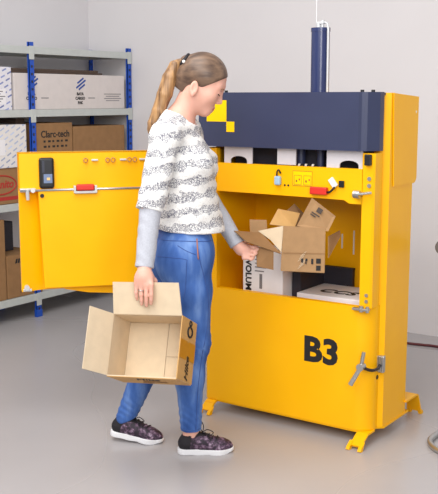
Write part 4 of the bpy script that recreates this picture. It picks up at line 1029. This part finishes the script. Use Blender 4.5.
cq(b, [bp_(0, 0, 0), bp_(0, 1, 0), bp_(0, 1, 1), bp_(0, 0, 1)]); cq(b, [bp_(0, 0, 1), bp_(1, 0, 1), bp_(1, 1, 1), bp_(0, 1, 1)])
cbod = obj('carton_body', b, CARDL, cart, local=True)
b = nb(); cq(b, [bp_(1.004, 0, 0), bp_(1.004, 1, 0), bp_(1.004, 1, 1), bp_(1.004, 0, 1)]); rw = obj('end_wall', b, CARDO, cart, local=True)
b = nb(); cq(b, [bp_(0.0, 1.012, 0.0), bp_(1, 1.012, 0.0), bp_(1, 1.012, 1), bp_(0.0, 1.012, 1)], 0.003); fwall = obj('side_wall', b, CARDO, cart, local=True)
# inner bottom flaps with a seam between
b = nb(); cq(b, [bp_(0.01, 0.01, 0.97), bp_(0.60, 0.01, 0.97), bp_(0.60, 0.99, 0.97), bp_(0.01, 0.99, 0.97)], 0.003)
cq(b, [bp_(0.612, 0.01, 0.975), bp_(0.80, 0.01, 0.975), bp_(0.80, 0.56, 0.975), bp_(0.612, 0.56, 0.975)], 0.003); cq(b, [bp_(0.612, 0.58, 0.975), bp_(0.80, 0.58, 0.975), bp_(0.80, 0.99, 0.975), bp_(0.612, 0.99, 0.975)], 0.003)
cq(b, [bp_(0.81, 0.01, 0.975), bp_(0.99, 0.01, 0.975), bp_(0.99, 0.99, 0.975), bp_(0.81, 0.99, 0.975)], 0.003)
obj('bottom_flap', b, CARDL, cart, local=True)
UP = Vector((-0.053, 0.012, 0.998)); b = nb()
cq(b, [bp_(0.0, 0, 0), bp_(1, 0, 0), bp_(1, 0, 0) + UP * 0.128 - E1 * 0.006, bp_(0, 0, 0) + UP * 0.128 + E1 * 0.006]); obj('flap', b, CARDL, cart, local=True)
LF = (E1 * -0.40 - E3 * 0.917).normalized() * 0.126; b = nb()
cq(b, [bp_(0, 0, 0), bp_(0, 1, 0), bp_(0, 1, 0) + LF - E2 * 0.006, bp_(0, 0, 0) + LF - E2 * 0.006]); obj('flap', b, CARDL, cart, local=True)
# prints on the outside
pc = CM @ (bp_(1.012, 0.50, 0.52)); rx = CM.to_3x3() @ (-E2); ry = CM.to_3x3() @ (-E3)
b = nb(); cq(b, [bp_(1.014, 0.36, 0.0), bp_(1.014, 0.66, 0.0), bp_(1.014, 0.66, 0.45), bp_(1.014, 0.36, 0.45)], 0.001); cq(b, [bp_(1.014, 0.36, 0.55), bp_(1.014, 0.66, 0.55), bp_(1.014, 0.66, 1.0), bp_(1.014, 0.36, 1.0)], 0.001)
cq(b, [bp_(1.0135, 0.38, 0.45), bp_(1.0135, 0.60, 0.45), bp_(1.0135, 0.60, 0.55), bp_(1.0135, 0.38, 0.55)], 0.001); obj('tape', b, TAPE, rw, local=True)
ltext('lettering', 'Hike', 0.050, CM @ bp_(1.016, 0.80, 0.55), rx, ry, INK, rw, bold=0.001, shear=0.3)
b = nb()
c0 = CM @ bp_(1.016, 0.20, 0.55); rxx, ryy = rx.normalized(), ry.normalized()
tube(b, [c0 + rxx * 0.020 * math.cos(a) + ryy * 0.026 * math.sin(a) for a in np.linspace(0, 2 * PI, 17)], 0.004, 6); tube(b, [c0 + rxx * (0.034 + 0.010 * math.cos(a)) + ryy * (0.012 * math.sin(a)) for a in np.linspace(0, 2 * PI, 13)], 0.003, 6)
obj('emblem', b, INK, rw, local=True)
fx_ = CM.to_3x3() @ E1; fy_ = CM.to_3x3() @ (-E3)
ltext('lettering', 'Hike', 0.052, CM @ bp_(0.52, 1.022, 0.30), fx_, fy_, INK, fwall, bold=0.001, shear=0.3)
b = nb(); cq(b, [bp_(0.35, 1.022, 0.86), bp_(0.50, 1.022, 0.86), bp_(0.50, 1.022, 0.78), bp_(0.35, 1.022, 0.78)], 0.0015)
for k in range(2): cq(b, [bp_(0.40, 1.022, 0.56 + k * 0.1), bp_(0.75, 1.022, 0.56 + k * 0.1), bp_(0.75, 1.022, 0.53 + k * 0.1), bp_(0.40, 1.022, 0.53 + k * 0.1)], 0.0015)
obj('small_print', b, CARDD, fwall, local=True)
